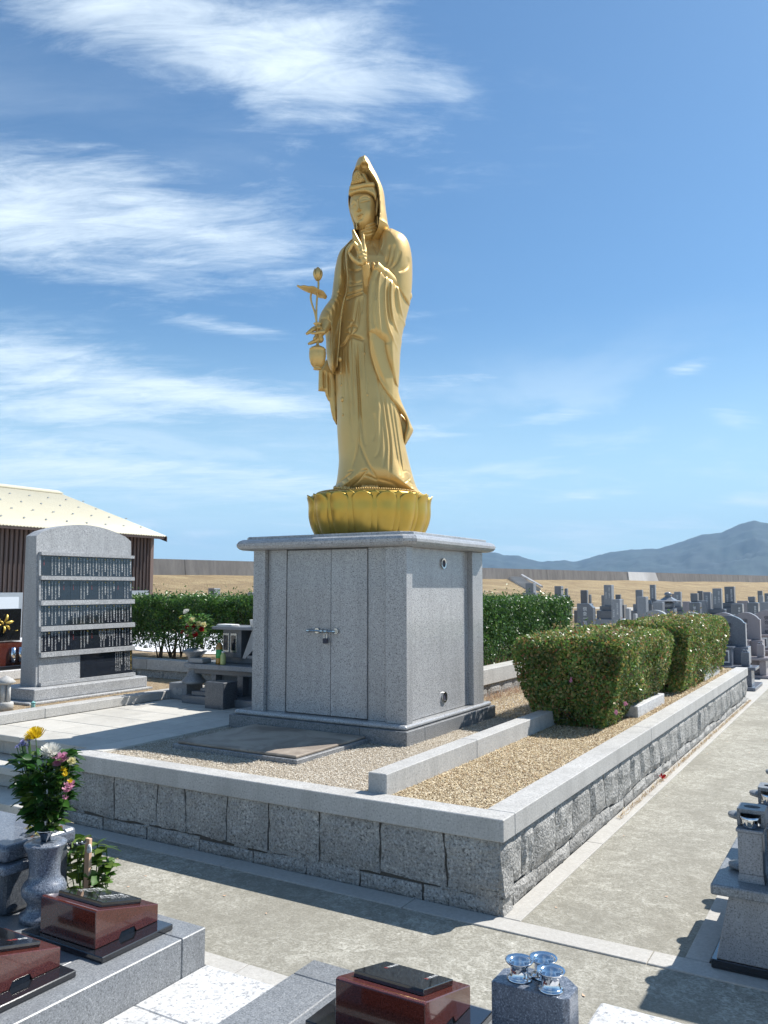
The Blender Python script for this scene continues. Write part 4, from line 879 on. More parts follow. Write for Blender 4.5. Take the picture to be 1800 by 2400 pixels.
pillow('crown_band', [(-0.177, 5.143), (-0.180, 5.117), (-0.171, 5.102), (-0.104, 5.116), (-0.037, 5.134), (0.040, 5.137), (0.046, 5.153), (0.029, 5.178), (-0.044, 5.171), (-0.119, 5.157)], 0.03, 0.03, 0.012, 0.155, [([(-0.171, 5.111), (-0.104, 5.126), (-0.037, 5.142), (0.038, 5.147)], 0.006, 0.004)], step=0.0035)
def crown_ext(P, Z):
    n = np.zeros_like(P)
    for i in range(14):
        c = (-0.142, 5.252); u = 470+(i*73) % 280; v = 620+(i*131) % 240
        pass
    n += 0.008*np.sin(P*260+np.sin(Z*190)*1.6)*np.sin(Z*240+np.sin(P*150))
    return n
pillow('crown', [(-0.110, 5.290), (-0.142, 5.268), (-0.155, 5.229), (-0.164, 5.190), (-0.171, 5.150), (-0.119, 5.155), (-0.067, 5.171), (-0.044, 5.191), (-0.052, 5.222), (-0.071, 5.237), (-0.082, 5.269)], 0.045, 0.03, 0.03, 0.15, ext=crown_ext, step=0.0035)
pillow('topknot', [(-0.089, 5.284), (-0.071, 5.292), (-0.033, 5.277), (-0.003, 5.215), (0.029, 5.176), (-0.044, 5.167), (-0.067, 5.206), (-0.086, 5.249)], 0.05, 0.02, 0.03, 0.10, step=0.004)
pillow('ear', [(0.050, 5.076), (0.069, 5.072), (0.078, 5.022), (0.074, 4.963), (0.069, 4.920), (0.054, 4.896), (0.048, 4.943), (0.053, 5.002)], 0.025, 0.02, 0.012, 0.10, [([(0.063, 5.061), (0.067, 5.006), (0.061, 4.963)], 0.007, 0.004)], step=0.0032)
pillow('ear_tassel', [(0.060, 4.893), (0.075, 4.897), (0.078, 4.819), (0.075, 4.807), (0.062, 4.815)], 0.02, 0.02, 0.008, 0.10, step=0.004, smooth_outline=False)
pillow('ear_tassel', [(-0.126, 4.825), (-0.109, 4.821), (-0.107, 4.763), (-0.124, 4.766)], 0.02, 0.02, 0.008, 0.12, step=0.004, smooth_outline=False)
# ---- raised hand: palm, thumb meeting the bent finger, three raised fingers
b = BM()
def hp(t, q): return SP(t[0], q, t[1])
tube(b, [hp((-0.013, 4.046), 0.13), hp((-0.016, 4.140), 0.20), hp((-0.017, 4.208), 0.26), hp((-0.021, 4.267), 0.31), hp((-0.030, 4.315), 0.345), hp((-0.042, 4.348), 0.37)], [0.020, 0.034, 0.045, 0.042, 0.037, 0.036], 14)
for (t, q, r_) in (((-0.057, 4.375), 0.385, 0.037), ((-0.071, 4.407), 0.395, 0.036), ((-0.078, 4.437), 0.40, 0.034), ((-0.055, 4.407), 0.385, 0.034), ((-0.053, 4.437), 0.39, 0.030), ((-0.079, 4.356), 0.39, 0.028)):
    bmesh.ops.create_uvsphere(b, u_segments=14, v_segments=10, radius=r_, matrix=Matrix.Translation(hp(t, q)))
tube(b, [hp((-0.063, 4.348), 0.385), hp((-0.100, 4.342), 0.405), hp((-0.131, 4.361), 0.42), hp((-0.155, 4.388), 0.425), hp((-0.168, 4.412), 0.425), hp((-0.180, 4.428), 0.42)], [0.026, 0.023, 0.019, 0.017, 0.014, 0.010], 10)
tube(b, [hp((-0.090, 4.450), 0.41), hp((-0.113, 4.480), 0.43), hp((-0.134, 4.499), 0.445), hp((-0.151, 4.482), 0.445), hp((-0.164, 4.455), 0.435), hp((-0.179, 4.432), 0.425)], [0.023, 0.020, 0.019, 0.016, 0.014, 0.010], 10)
tube(b, [hp((-0.073, 4.451), 0.405), hp((-0.085, 4.494), 0.415), hp((-0.111, 4.540), 0.42), hp((-0.132, 4.586), 0.415), hp((-0.144, 4.632), 0.405)], [0.024, 0.021, 0.021, 0.019, 0.010], 10)
tube(b, [hp((-0.079, 4.461), 0.395), hp((-0.098, 4.510), 0.385), hp((-0.127, 4.553), 0.38), hp((-0.143, 4.591), 0.375)], [0.022, 0.020, 0.018, 0.010], 10)
tube(b, [hp((-0.056, 4.434), 0.395), hp((-0.057, 4.491), 0.40), hp((-0.057, 4.551), 0.40), hp((-0.056, 4.600), 0.395)], [0.024, 0.020, 0.017, 0.009], 10)
tube(b, [hp((-0.042, 4.410), 0.38), hp((-0.040, 4.467), 0.375), hp((-0.051, 4.527), 0.37), hp((-0.064, 4.576), 0.365)], [0.022, 0.017, 0.014, 0.008], 10)
remesh('raised_hand', b, stt, 0.0036, 3)
# ---- lowered hand
b = BM()
tube(b, [hp((-0.385, 3.872), 0.22), hp((-0.403, 3.810), 0.26), hp((-0.426, 3.763), 0.29)], [0.060, 0.045, 0.036], 12)
for (t, q, r_) in (((-0.430, 3.758), 0.29, 0.034), ((-0.444, 3.730), 0.29, 0.032), ((-0.458, 3.711), 0.29, 0.026), ((-0.425, 3.720), 0.27, 0.034)):
    bmesh.ops.create_uvsphere(b, u_segments=14, v_segments=10, radius=r_, matrix=Matrix.Translation(hp(t, q)))
tube(b, [hp((-0.445, 3.810), 0.30), hp((-0.481, 3.791), 0.32), hp((-0.513, 3.762), 0.33), hp((-0.540, 3.744), 0.33)], [0.026, 0.021, 0.017, 0.010], 10)
tube(b, [hp((-0.384, 3.768), 0.33), hp((-0.421, 3.758), 0.345), hp((-0.458, 3.748), 0.345), hp((-0.499, 3.750), 0.34)], [0.020, 0.017, 0.014, 0.009], 10)
tube(b, [hp((-0.435, 3.711), 0.30), hp((-0.471, 3.687), 0.31), hp((-0.503, 3.673), 0.31), hp((-0.525, 3.665), 0.31)], [0.022, 0.018, 0.015, 0.009], 10)
tube(b, [hp((-0.448, 3.729), 0.31), hp((-0.462, 3.711), 0.34), hp((-0.469, 3.696), 0.35)], [0.020, 0.016, 0.013], 10)
tube(b, [hp((-0.412, 3.791), 0.31), hp((-0.433, 3.805), 0.35), hp((-0.435, 3.786), 0.36)], [0.022, 0.018, 0.014], 10)
remesh('lowered_hand', b, stt, 0.0036, 3)
# ---- vase, lotus stems, leaf and bud
b = BM()
VA = (-0.445, 3.848)[1]; VB = (-0.442, 3.445)[1]
def zvy(y): return VA+(VB-VA)*(y-1250)/855
c = (-0.442, 3.635); zt = (-0.444, 3.730)[1]; zb_ = (-0.442, 3.445)[1]; cx_, cy_, _ = SP(c[0], 0.31, 0)
b.free(); b = BM(); hgt = (-0.443, 3.652)[1]-(-0.442, 3.457)[1]; zt2 = (-0.443, 3.652)[1]; rb = 0.071
lathe(b, [(0.034, zb_), (0.034, zb_+0.010), (0.026, zb_+0.018)] + [(rb*f, zvy(y)) for y, f in ((2060, 0.55), (2010, 0.80), (1950, 0.93), (1880, 1.0), (1800, 1.02), (1745, 0.97), (1742, 1.0), (1735, 1.0), (1731, 0.95), (1705, 0.80), (1685, 0.55), (1665, 0.24), (1640, 0.17), (1560, 0.14), (1480, 0.14), (1400, 0.16), (1330, 0.22), (1290, 0.36), (1262, 0.55), (1256, 0.52), (1285, 0.30))], cx_, cy_, 32)
obj('vase', b, M['gold'], stt, smooth=True)
b = BM()
tube(b, spline([hp((-0.450, 3.833), 0.31), hp((-0.466, 3.933), 0.31), hp((-0.495, 4.023), 0.31), hp((-0.504, 4.070), 0.31), hp((-0.499, 4.118), 0.31)], 5), 0.0085, 8); obj('leaf_stem', b, M['gold'], stt, smooth=True)
b = BM(); tube(b, spline([hp((-0.449, 3.833), 0.32), hp((-0.454, 3.919), 0.32), hp((-0.451, 4.037), 0.32), hp((-0.439, 4.156), 0.32), hp((-0.439, 4.228), 0.32)], 5), 0.0085, 8); obj('bud_stem', b, M['gold'], stt, smooth=True)
# curled lotus leaf: a saddle shaped disc
V = []; NA, NR = 36, 7; c0 = (-0.496, 4.137)
for j in range(NR+1):
    for i in range(NA):
        a = 2*math.pi*i/NA; rr = j/NR
        P_ = 0.128*rr*math.cos(a); Q_ = 0.075*rr*math.sin(a)
        Zz = c0[1]-0.018 + 0.052*rr**1.5*(-0.9 if False else 1)*(0.55 - 0.9*math.cos(a)*0.75 + 0.25*math.sin(2*a)) + 0.004*math.cos(9*a)*rr - 0.030*max(0, math.cos(a))*rr**3
        V.append(SP(c0[0]+0.004+P_, 0.31+Q_, Zz))
F = [(j*NA+i, j*NA+(i+1) % NA, (j+1)*NA+(i+1) % NA, (j+1)*NA+i) for j in range(NR) for i in range(NA)]
o = obj('lotus_leaf', np_mesh('lotus_leaf', V, F, True), M['gold'], stt, smooth=True); md = o.modifiers.new('t', 'SOLIDIFY'); md.thickness = 0.010
cb_ = (-0.444, 4.278); bxp, byp, _ = SP(cb_[0], 0.32, 0); zb0 = (-0.443, 4.218)[1]; zb1 = (-0.444, 4.340)[1]; hb = zb1-zb0
b = BM(); lathe(b, [(0.008, zb0-0.005), (0.018, zb0+0.004), (0.030, zb0+0.02), (0.037, zb0+0.35*hb), (0.035, zb0+0.6*hb), (0.022, zb0+0.85*hb), (0.002, zb0+hb)], bxp, byp, 20); bud = obj('lotus_bud', b, M['gold'], stt, smooth=True)
for k in range(5):
    a = k*2*math.pi/5+0.4; V = []
    for j in range(7):
        t = j/6; r_ = 0.040*math.sin(math.pi*(0.15+0.62*t))+0.002; w = 0.55*math.sin(math.pi*(0.12+0.83*t))
        for i in range(5): s = -1+i/2; V.append((bxp+r_*math.cos(a+s*w), byp+r_*math.sin(a+s*w), zb0+hb*(0.02+0.85*t)))
    F = [(j*5+i, j*5+i+1, (j+1)*5+i+1, (j+1)*5+i) for j in range(6) for i in range(4)]
    o = obj('bud_petal', np_mesh('bud_petal', V, F, True), M['gold'], bud, smooth=True); md = o.modifiers.new('t', 'SOLIDIFY'); md.thickness = 0.003
# ================================================================== LETTERING
_gc = {}
def glyph(ch):
    if ch in _gc: return _gc[ch]
    c = bpy.data.curves.new('glyph', 'FONT'); c.body = ch; c.resolution_u = 1
    o = bpy.data.objects.new('glyph', c); COL.objects.link(o); bpy.context.view_layer.update()
    me = o.to_mesh(); V = [tuple(v.co) for v in me.vertices]; F = [tuple(p.vertices) for p in me.polygons]; o.to_mesh_clear()
    bpy.data.objects.remove(o); bpy.data.curves.remove(c)
    if V:
        x0 = min(v[0] for v in V); x1 = max(v[0] for v in V); y0 = min(v[1] for v in V); y1 = max(v[1] for v in V)
        V = [(v[0]-(x0+x1)/2, v[1]-(y0+y1)/2) for v in V]
    _gc[ch] = (V, F); return _gc[ch]
def column(VV, FF, MI, text, o, ux, uy, size, mi=0, pitch=1.08, horiz=False, sx=1.0):
    """append the characters of text running down (or across) from the centre point o"""
    o = Vector(o); ux = Vector(ux); uy = Vector(uy)
    for k, ch in enumerate(text):
        if ch == ' ': continue
        V, F = glyph(ch); c = o + (ux*(size*pitch*k) if horiz else -uy*(size*pitch*k)); n = len(VV)
        for x, y in V: VV.append(tuple(c + ux*(x*size*sx) + uy*(y*size)))
        for f in F: FF.append(tuple(n+i for i in f)); MI.append(mi)
def letters(name, VV, FF, MI, mats, parent, kind='stuff'):
    me = bpy.data.meshes.new(name); me.from_pydata(VV, [], FF)
    for m in mats: me.materials.append(m)
    me.polygons.foreach_set('material_index', MI); me.update(); return obj(name, me, None, parent, kind=kind)
POOL1 = '淨信妙法光明善教智海慈照蓮華寿宗道圓心雲月泉春秋清浄慧空證'
NUM = '一二三四五六七八九十'
def rname(r): return '釋' + ''.join(r.choice(POOL1) for _ in range(r.choice((2, 4, 5)))) + r.choice(('信士', '信女', '大姉', '居士', '居士'))
def rdate(r): return r.choice(('昭和', '平成')) + r.choice(('', '二', '三', '四', '五')) + '十' + r.choice(NUM) + '年' + r.choice(NUM) + '月' + r.choice(NUM) + '日'
def rage(r): return '行年' + r.choice('五六七八九') + '十' + r.choice(NUM) + '才'

# ================================================================== NAME STONE
rg = random.Random(3)
ns = thing('name_stone', 'tall arched grey granite slab with rows of black engraved name plates between pale ledges', 'memorial stone', (-5.25, 1.75, 0.54))
bx('foundation', M['stele'], ns, -5.62, -4.985, 0.98, 2.46, 0.541, 0.562, 0.003)
bx('base', M['stele'], ns, -5.60, -5.047, 1.07, 2.44, 0.5625, 0.672, 0.010, 2)
def xf(z): return -5.2 - 0.052*(z-0.673)
b = BM(); prof = [(1.20, 0.6725), (2.37, 0.6725), (2.37, 2.10)]
for k in range(1, 16):
    t = k/16; y = 2.37-1.17*t; prof.append((y, 2.115+0.125*math.sin(math.pi*t)**0.85))
prof.append((1.20, 2.10))
fr = [b.verts.new((xf(z), y, z)) for y, z in prof]; bk = [b.verts.new((-5.43, y, z)) for y, z in prof]; n = len(prof)
fs = [b.faces.new(fr), b.faces.new(bk[::-1])] + [b.faces.new((fr[i], bk[i], bk[(i+1) % n], fr[(i+1) % n])) for i in range(n)]
bmesh.ops.recalc_face_normals(b, faces=fs); obj('slab', b, M['stele'], ns)
def leanbox(name, mat, y0, y1, z0, z1, dep, par=None):
    b = BM(); vs_ = box(b, 0, dep, y0, y1, z0, z1, 0)
    for v in b.verts: v.co.x += xf(v.co.z)+0.0005
    return obj(name, b, mat, par or ns)
for z1, z0 in ((1.945, 1.914), (1.716, 1.678), (1.480, 1.434), (1.234, 1.188), (0.990, 0.945), (0.710, 0.677)):
    leanbox('ledge', M['stele'], 1.225, 2.375, z0, z1, 0.045)
for z1, z0 in ((1.914, 1.716), (1.678, 1.480), (1.434, 1.234), (1.188, 0.990)): leanbox('side_strip', M['stele'], 1.218, 1.236, z0+0.001, z1-0.001, 0.020)
leanbox('blank_panel', M['stele'], 1.228, 1.70, 0.7115, 0.932, 0.006)
UX, UY = (0, 1, 0), Vector((-0.052, 0, 1)).normalized()
for row, (z1, z0) in enumerate(((1.908, 1.7175), (1.672, 1.4815), (1.430, 1.2355), (1.184, 0.9915))):
    W = (2.365-1.240)/10
    for k in range(10):
        y0 = 1.240+W*k; p = leanbox('name_plate', M['pane'], y0+0.001, y0+W-0.001, z0, z1, 0.012)
        VV, FF, MI = [], [], []
        blank = (row, k) in ((0, 0), (1, 2), (1, 3), (1, 5), (1, 8), (3, 3), (3, 5))
        ch = 0.0125
        def col(txt, yy, size, c=0):
            x = xf(z1)+0.0135
            column(VV, FF, MI, txt, (x, yy, z1-0.016), UX, UY, size, c, 1.06)
        if blank:
            col('俗名', y0+W*0.32, 0.0115); column(VV, FF, MI, '行年', (xf(z1-0.045)+0.0135, y0+W*0.32, z1-0.048), UX, UY, 0.0115, 2, 1.06)
            column(VV, FF, MI, rg.choice(POOL1)+'子', (xf(z1-0.075)+0.0135, y0+W*0.32, z1-0.076), UX, UY, 0.0115, 2, 1.06)
        else:
            nc = 3 if (row, k) not in ((2, 3), (3, 6), (3, 7)) else 5
            for c in range(nc):
                yy = y0+W*(0.84-0.70*c/max(1, nc-1))
                if c == 0 or nc == 5 and c % 2 == 0:
                    s_ = 0.0185 if nc == 3 else 0.013
                    t = rname(rg)[:int(0.175/(s_*1.06))]; col(t[0], yy, s_, 1)
                    column(VV, FF, MI, t[1:], (xf(z1-0.03)+0.0135, yy, z1-0.016-s_*1.06), UX, UY, s_, 0, 1.06)
                else: s_ = 0.0138; col((rdate(rg)+rage(rg))[:12], yy, s_)
        letters('inscription', VV, FF, MI, (M['ink'], M['inkg'], M['inkr']), p)
p = leanbox('name_plate', M['pane'], 1.702, 2.365, 0.7115, 0.942, 0.010)
VV, FF, MI = [], [], []
for c in range(8):
    yy = 2.345-0.026*c-(0.02 if c > 3 else 0); s_ = 0.013
    if c == 4: column(VV, FF, MI, '施主建之日施行寺', (xf(0.93)+0.0115, yy, 0.925), UX, UY, 0.015, 0, 1.1)
    else: column(VV, FF, MI, (rname(rg)+rdate(rg))[:14], (xf(0.93)+0.0115, yy, 0.928), UX, UY, s_, 1 if c == 0 else 0, 1.08)
letters('inscription', VV, FF, MI, (M['ink'], M['inkg'], M['inkr']), p)

# items around the name stone
ln = thing('stone_post_lantern', 'small pale stone lantern post with a mushroom cap, left of the name stone', 'lantern', (-4.93, 0.70, 0.545))
def ld(name, prof, mat, par, x, y, n=20): b = BM(); lathe(b, prof, x, y, n); return obj(name, b, mat, par, smooth=True)
ld('foot', [(0.068, 0.541), (0.070, 0.60), (0.066, 0.612), (0.045, 0.615)], M['coping'], ln, -4.93, 0.70)
for a in (0.2, 1.9, 3.5, 5.1): b = BM(); cx, cy = -4.93+0.035*math.cos(a), 0.70+0.035*math.sin(a); tube(b, [(cx, cy, 0.612), (cx, cy, 0.765)], 0.018, 8); obj('column', b, M['coping'], ln, smooth=True)
ld('cap', [(0.04, 0.762), (0.075, 0.775), (0.082, 0.785), (0.055, 0.812), (0.03, 0.826), (0.008, 0.836), (0.0, 0.842)], M['coping'], ln, -4.93, 0.70)
jr = thing('glass_jar', 'tiny teal glass jar on the ledge before the name stone', 'jar', (-4.86, 0.93, 0.545)); 
M['teal'] = plain('teal_glass', (0.25, 0.50, 0.47), 0.15, var=0.1)
ld('body', [(0.018, 0.541), (0.020, 0.545), (0.016, 0.57), (0.020, 0.582)], M['teal'], jr, -4.86, 0.93, 14); ld('lid', [(0.023, 0.5825), (0.023, 0.588), (0.012, 0.592), (0.005, 0.598)], M['teal'], jr, -4.86, 0.93, 14)
br = thing('blue_basin', 'dark blue-grey rounded stone basin at the left edge, behind the lantern post', 'basin', (-5.25, 0.55, 0.54))
ld('bowl', [(0.05, 0.541), (0.06, 0.70), (0.16, 0.83), (0.235, 0.875), (0.24, 0.885), (0.20, 0.90), (0.05, 0.905)], M['darkgran'], br, -5.36, 0.62, 28)
rb = thing('red_flower_holder', 'dark red granite block with metal flower tubes, left of the name stone', 'flower holder', (-7.2, 2.3, 0.6))
prb = [(1.95, 0.70), (2.62, 0.70), (2.62, 0.90), (2.50, 0.955), (2.1, 0.955), (1.95, 0.90)]
b = BM(); prism(b, prb, 'x', -7.45, -7.18); obj('block', b, M['redgran'], rb)
bx('base', M['blackgran'], rb, -7.5, -7.05, 1.8, 2.75, 0.655, 0.699, 0.004)
for y in (2.33, 2.43): b = BM(); tube(b, [(-7.165, y, 0.73), (-7.165, y, 0.90)], 0.032, 12); obj('steel_tube', b, M['steel'], rb, smooth=True)
sb = thing('black_panel_stone', 'polished black gravestone panel with golden lilies, at the left edge behind', 'gravestone', (-7.7, 2.2, 0.9))
bx('panel', M['blackgran'], sb, -7.62, -7.5, 1.2, 2.66, 0.955, 1.345, 0.004); bx('base', M['whitegran'], sb, -7.75, -7.35, 1.1, 2.8, 0.72, 0.953, 0.006)
bx('lower_base', M['whitegran'], sb, -7.9, -7.0, 1.0, 3.1, 0.545, 0.653, 0.006)
M['goldl'] = plain('golden_lily', (0.75, 0.53, 0.10), 0.35, 0.3, var=0.2)
b = BM()
for (y, z, a, l) in ((2.45, 1.18, 0.2, 0.17), (2.43, 1.20, 1.3, 0.16), (2.40, 1.16, 2.4, 0.12), (2.45, 1.15, -0.9, 0.13), (2.42, 1.13, -1.7, 0.14), (2.36, 1.16, 3.3, 0.12), (2.63, 1.04, 0.3, 0.05), (2.30, 1.10, -2.2, 0.14), (2.32, 1.2, 1.9, 0.1)):
    d = Vector((0, math.cos(a), math.sin(a))); s = Vector((0, -math.sin(a), math.cos(a))); l = l*.6; o_ = Vector((-7.49, 2.42+(y-2.42)*.7, 1.16+(z-1.16)*.7)); pr_ = []
    for t, w in ((0, .012), (0.35, .03), (0.7, .026), (1, .002)): pr_.append((o_+d*l*t+Vector((0.03*math.sin(t*3), 0, 0)), w*l*6))
    L_ = [b.verts.new(p+s*w) for p, w in pr_]; Rr_ = [b.verts.new(p-s*w) for p, w in pr_]; Cc = [b.verts.new(p+Vector((0.018, 0, 0))) for p, w in pr_]
    for i in range(3): b.faces.new((L_[i], Cc[i], Cc[i+1], L_[i+1])); b.faces.new((Cc[i], Rr_[i], Rr_[i+1], Cc[i+1]))
obj('lily_relief', b, M['goldl'], sb, smooth=True, kind='stuff')

# ================================================================== ALTAR TABLE AT THE BACK OF THE COURT
al = thing('stone_altar', 'dark grey granite altar table with shelf and glazed lantern box, left of the pedestal', 'altar', (-3.9, 2.5, 0.47))
M['alt'] = M['gr2']
bx('table_top', M['gr1'], al, -4.445, -3.0, 2.35, 2.86, 0.792, 0.842, 0.004)
bx('under_frame', M['alt'], al, -4.36, -3.08, 2.42, 2.80, 0.74, 0.791, 0.002)
for x0, x1 in ((-4.14, -4.08), (-3.80, -3.73), (-3.45, -3.38), (-3.12, -3.06)): bx('leg', M['alt'], al, x0, x1, 2.43, 2.75, 0.545, 0.7395, 0.002)
bx('back_panel', M['gr2'], al, -4.08, -3.12, 2.52, 2.56, 0.545, 0.7395, 0.001)
b = BM()
for k in range(16): tube(b, [(-4.04+0.014*k, 2.515, 0.66), (-4.04+0.014*k, 2.515, 0.72)], 0.005, 6)
for k in range(12): tube(b, [(-3.68+0.014*k, 2.515, 0.66), (-3.68+0.014*k, 2.515, 0.72)], 0.005, 6)
obj('carved_petals', b, M['gr1'], al, kind='stuff')
bx('step_block', M['gr2'], al, -4.33, -3.2, 2.22, 2.72, 0.471, 0.545, 0.003)
bx('step_block', M['gr2'], al, -4.25, -3.85, 2.27, 2.42, 0.5455, 0.585, 0.003); bx('step_block', M['gr2'], al, -4.16, -3.85, 2.30, 2.42, 0.5855, 0.615, 0.003)
bx('rear_sill', M['gr2'], al, -4.20, -3.02, 2.60, 2.84, 0.8425, 0.905, 0.006)
lbx = bx('lantern_box', M['gr2'], al, -4.10, -3.86, 2.55, 2.80, 0.906, 1.183, 0.003)
for x in (-4.055, -3.955):
    f_ = bx('pane_frame', M['steel2'], al, x-0.040, x+0.040, 2.540, 2.552, 0.955, 1.145, 0.002)
    bx('pane', M['pane'], f_, x-0.028, x+0.028, 2.536, 2.541, 0.975, 1.125, 0)
bx('shelf', M['gr1'], al, -4.175, -3.02, 2.46, 2.84, 1.184, 1.214, 0.003)
b = BM(); prism(b, [(-3.80, 0.906), (-3.76, 0.906), (-3.66, 1.0), (-3.655, 1.183), (-3.68, 1.183)], 'y', 2.50, 2.53); obj('gusset', b, M['gr4'], al)
bx('rear_slab', M['darkgran'], al, -3.86, -3.02, 2.72, 2.80, 0.906, 1.1835, 0.002)
bx('small_rest', M['gr1'], al, -3.74, -3.45, 2.50, 2.60, 0.906, 0.935, 0.003)
o = bx('granite_block', M['darkgran'], None, -3.877, -3.648, 2.06, 2.26, 0.471, 0.716, 0.004); tag(o, 'dark square granite block standing on the court in front of the altar', 'block')
# things on the altar
def glass(name, col, rough=0.1):
    t = NT(name); t.set(col, rough, 0, 0.6, 0.5); return t.m
bt = thing('tea_bottle', 'plastic tea bottle with amber drink and green label, on the altar', 'bottle', (-4.03, 2.42, 0.8425))
M['amber'] = glass('amber_drink', (0.34, 0.17, 0.02)); M['glabel'] = plain('green_label', (0.06, 0.34, 0.10), 0.5, var=0.3, scale=60); M['gcap'] = plain('green_cap', (0.04, 0.25, 0.10), 0.4)
ld('body', [(0.030, 0.843), (0.034, 0.85), (0.034, 1.005), (0.030, 1.03), (0.014, 1.05), (0.012, 1.06)], M['amber'], bt, -4.03, 2.42)
ld('label', [(0.0348, 0.905), (0.0348, 0.99)], M['glabel'], bt, -4.03, 2.42); ld('cap', [(0.015, 1.061), (0.015, 1.08)], M['gcap'], bt, -4.03, 2.42)
bt = thing('green_tea_bottle', 'small pale green tea bottle beside the amber one, on the altar', 'bottle', (-3.97, 2.41, 0.8425))
M['pgreen'] = plain('pale_green_drink', (0.45, 0.50, 0.20), 0.25, var=0.1)
ld('body', [(0.027, 0.843), (0.029, 0.85), (0.029, 0.93), (0.020, 0.95), (0.016, 0.958)], M['pgreen'], bt, -3.97, 2.41); ld('cap', [(0.017, 0.959), (0.017, 0.975)], M['white'], bt, -3.97, 2.41)
M['paper'] = plain('paper', (0.78, 0.78, 0.76), 0.8, var=0.04)
pp = thing('paper_stack', 'white folded papers lying on the left end of the altar shelf', 'papers', (-4.05, 2.55, 1.215))
for k, (dx, dy, a) in enumerate(((0, 0, 0.05), (0.01, 0.005, -0.04), (-0.006, 0.004, 0.10), (0.012, -0.004, 0.0), (0.0, 0.006, -0.08))):
    b = BM(); box(b, -0.10, 0.10, -0.055, 0.055, 0, 0.0035, 0); bmesh.ops.rotate(b, verts=b.verts, cent=(0, 0, 0), matrix=Matrix.Rotation(a, 3, 'Z')); bmesh.ops.translate(b, verts=b.verts, vec=(-4.04+dx, 2.55+dy, 1.2145+0.004*k)); obj('sheet', b, M['paper'], pp)
cp = thing('paper_cup', 'white paper cup on the altar shelf beside the pedestal', 'cup', (-3.67, 2.50, 1.2145)); ld('body', [(0.024, 1.2145), (0.033, 1.285), (0.034, 1.288), (0.031, 1.288), (0.023, 1.22)], M['white'], cp, -3.67, 2.50)
o = bx('folded_cloth', M['gr4'], None, -4.40, -4.22, 2.38, 2.52, 0.8425, 0.895, 0.012, 2); tag(o, 'folded grey-blue bundle lying on the left end of the altar table', 'bundle')

# ---- leaves, petals, bouquets
def leaf_cloud(name, P, Nn, size, cols, parent, mat='leaf', asp=0.5, kind=None, curl=0.25, rs=None):
    """one small bent leaf (2 quads) per point; P (n,3), Nn (n,3) outward bias"""
    rs = rs or np.random.RandomState(5); n = len(P)
    D = rs.normal(size=(n, 3)); Nn = Nn + rs.normal(size=(n, 3))*0.55; Nn /= np.linalg.norm(Nn, axis=1)[:, None]+1e-9
    D -= Nn*(D*Nn).sum(1)[:, None]; D /= np.linalg.norm(D, axis=1)[:, None]+1e-9; S_ = np.cross(Nn, D)
    s = (np.asarray(size)*(0.65+0.7*rs.rand(n)))[:, None] if np.isscalar(size) else np.asarray(size)[:, None]
    a = P - D*s*0.5; t = P + D*s*0.5 - Nn*s*curl*0.3; l = P + S_*s*asp*0.5 + Nn*s*curl*0.25; r = P - S_*s*asp*0.5 + Nn*s*curl*0.25
    V = np.stack([a, r, t, l], 1).reshape(-1, 3); F = np.arange(4*n).reshape(n, 4)
    C = np.repeat(np.concatenate([cols, np.ones((n, 1))], 1), 4, 0)
    return obj(name, np_mesh(name, V, F, False, C), M[mat], parent, kind=kind)
def colmix(rs, n, pal, w, var=0.25):
    i = rs.choice(len(pal), n, p=np.array(w)/sum(w)); c = np.array(pal)[i]; return np.clip(c*(1-var+2*var*rs.rand(n, 1)), 0, 1)
def shrub_pts(rs, n, x0, x1, y0, y1, z0, z1, shell=0.05, taper=0.18, gaps=0.5, wob=0.05, rnd=0.10):
    """points in the outer shell of a trimmed block with gaps and a narrower foot"""
    out_p, out_n = [], []; tot = 0
    while tot < n:
        m = n*2
        u = rs.rand(m, 3); face = rs.choice(6, m, p=[.14, .24, .20, .08, .30, .04])
        dpt = np.minimum(rs.exponential(shell, m), 0.3)
        P = np.stack([x0+(x1-x0)*u[:, 0], y0+(y1-y0)*u[:, 1], z0+(z1-z0)*u[:, 2]], 1); N = np.zeros((m, 3))
        for f, (ax, val, sg) in enumerate(((0, x0, -1), (0, x1, 1), (1, y0, -1), (1, y1, 1), (2, z1, 1), (2, z0, -1))):
            k = face == f; P[k, ax] = val - sg*dpt[k]; N[k, ax] = sg
        # taper towards the foot
        t = np.clip((z1-P[:, 2])/(z1-z0), 0, 1); cx = (x0+x1)/2; cy = (y0+y1)/2; k = 1-taper*t**1.6
        P[:, 0] = cx+(P[:, 0]-cx)*k; P[:, 1] = cy+(P[:, 1]-cy)*(1-taper*0.35*t**1.6)
        # rounded upper edges
        ex = np.maximum(np.abs(P[:, 0]-cx)-((x1-x0)/2-rnd), 0); ey = np.maximum(np.abs(P[:, 1]-cy)-((y1-y0)/2-rnd), 0); ez = np.maximum(P[:, 2]-(z1-rnd), 0)
        q = np.sqrt(ex**2+ey**2+ez**2); keep = q < rnd*1.08
        nz_ = np.array([mnoise.noise(Vector((float(a*4.5), float(b_*4.5), float(c*4.5)))) for a, b_, c in P[::1]]) if m < 6000 else np.sin(P[:, 0]*17+np.sin(P[:, 1]*13))*np.sin(P[:, 1]*15+1.7*np.sin(P[:, 2]*11))*np.sin(P[:, 2]*19+np.sin(P[:, 0]*9))
        keep &= ~((nz_ > 0.32) & (rs.rand(m) < gaps)); keep &= ~((t > 0.72) & (rs.rand(m) < (t-0.72)*2.6))
        P += N*(wob*np.sin(P[:, 0]*7.3+P[:, 2]*9.1)*np.sin(P[:, 1]*6.1+1.3*P[:, 2])*0.6)[:, None]
        out_p.append(P[keep]); out_n.append(N[keep]); tot += int(keep.sum())
    return np.concatenate(out_p)[:n], np.concatenate(out_n)[:n]
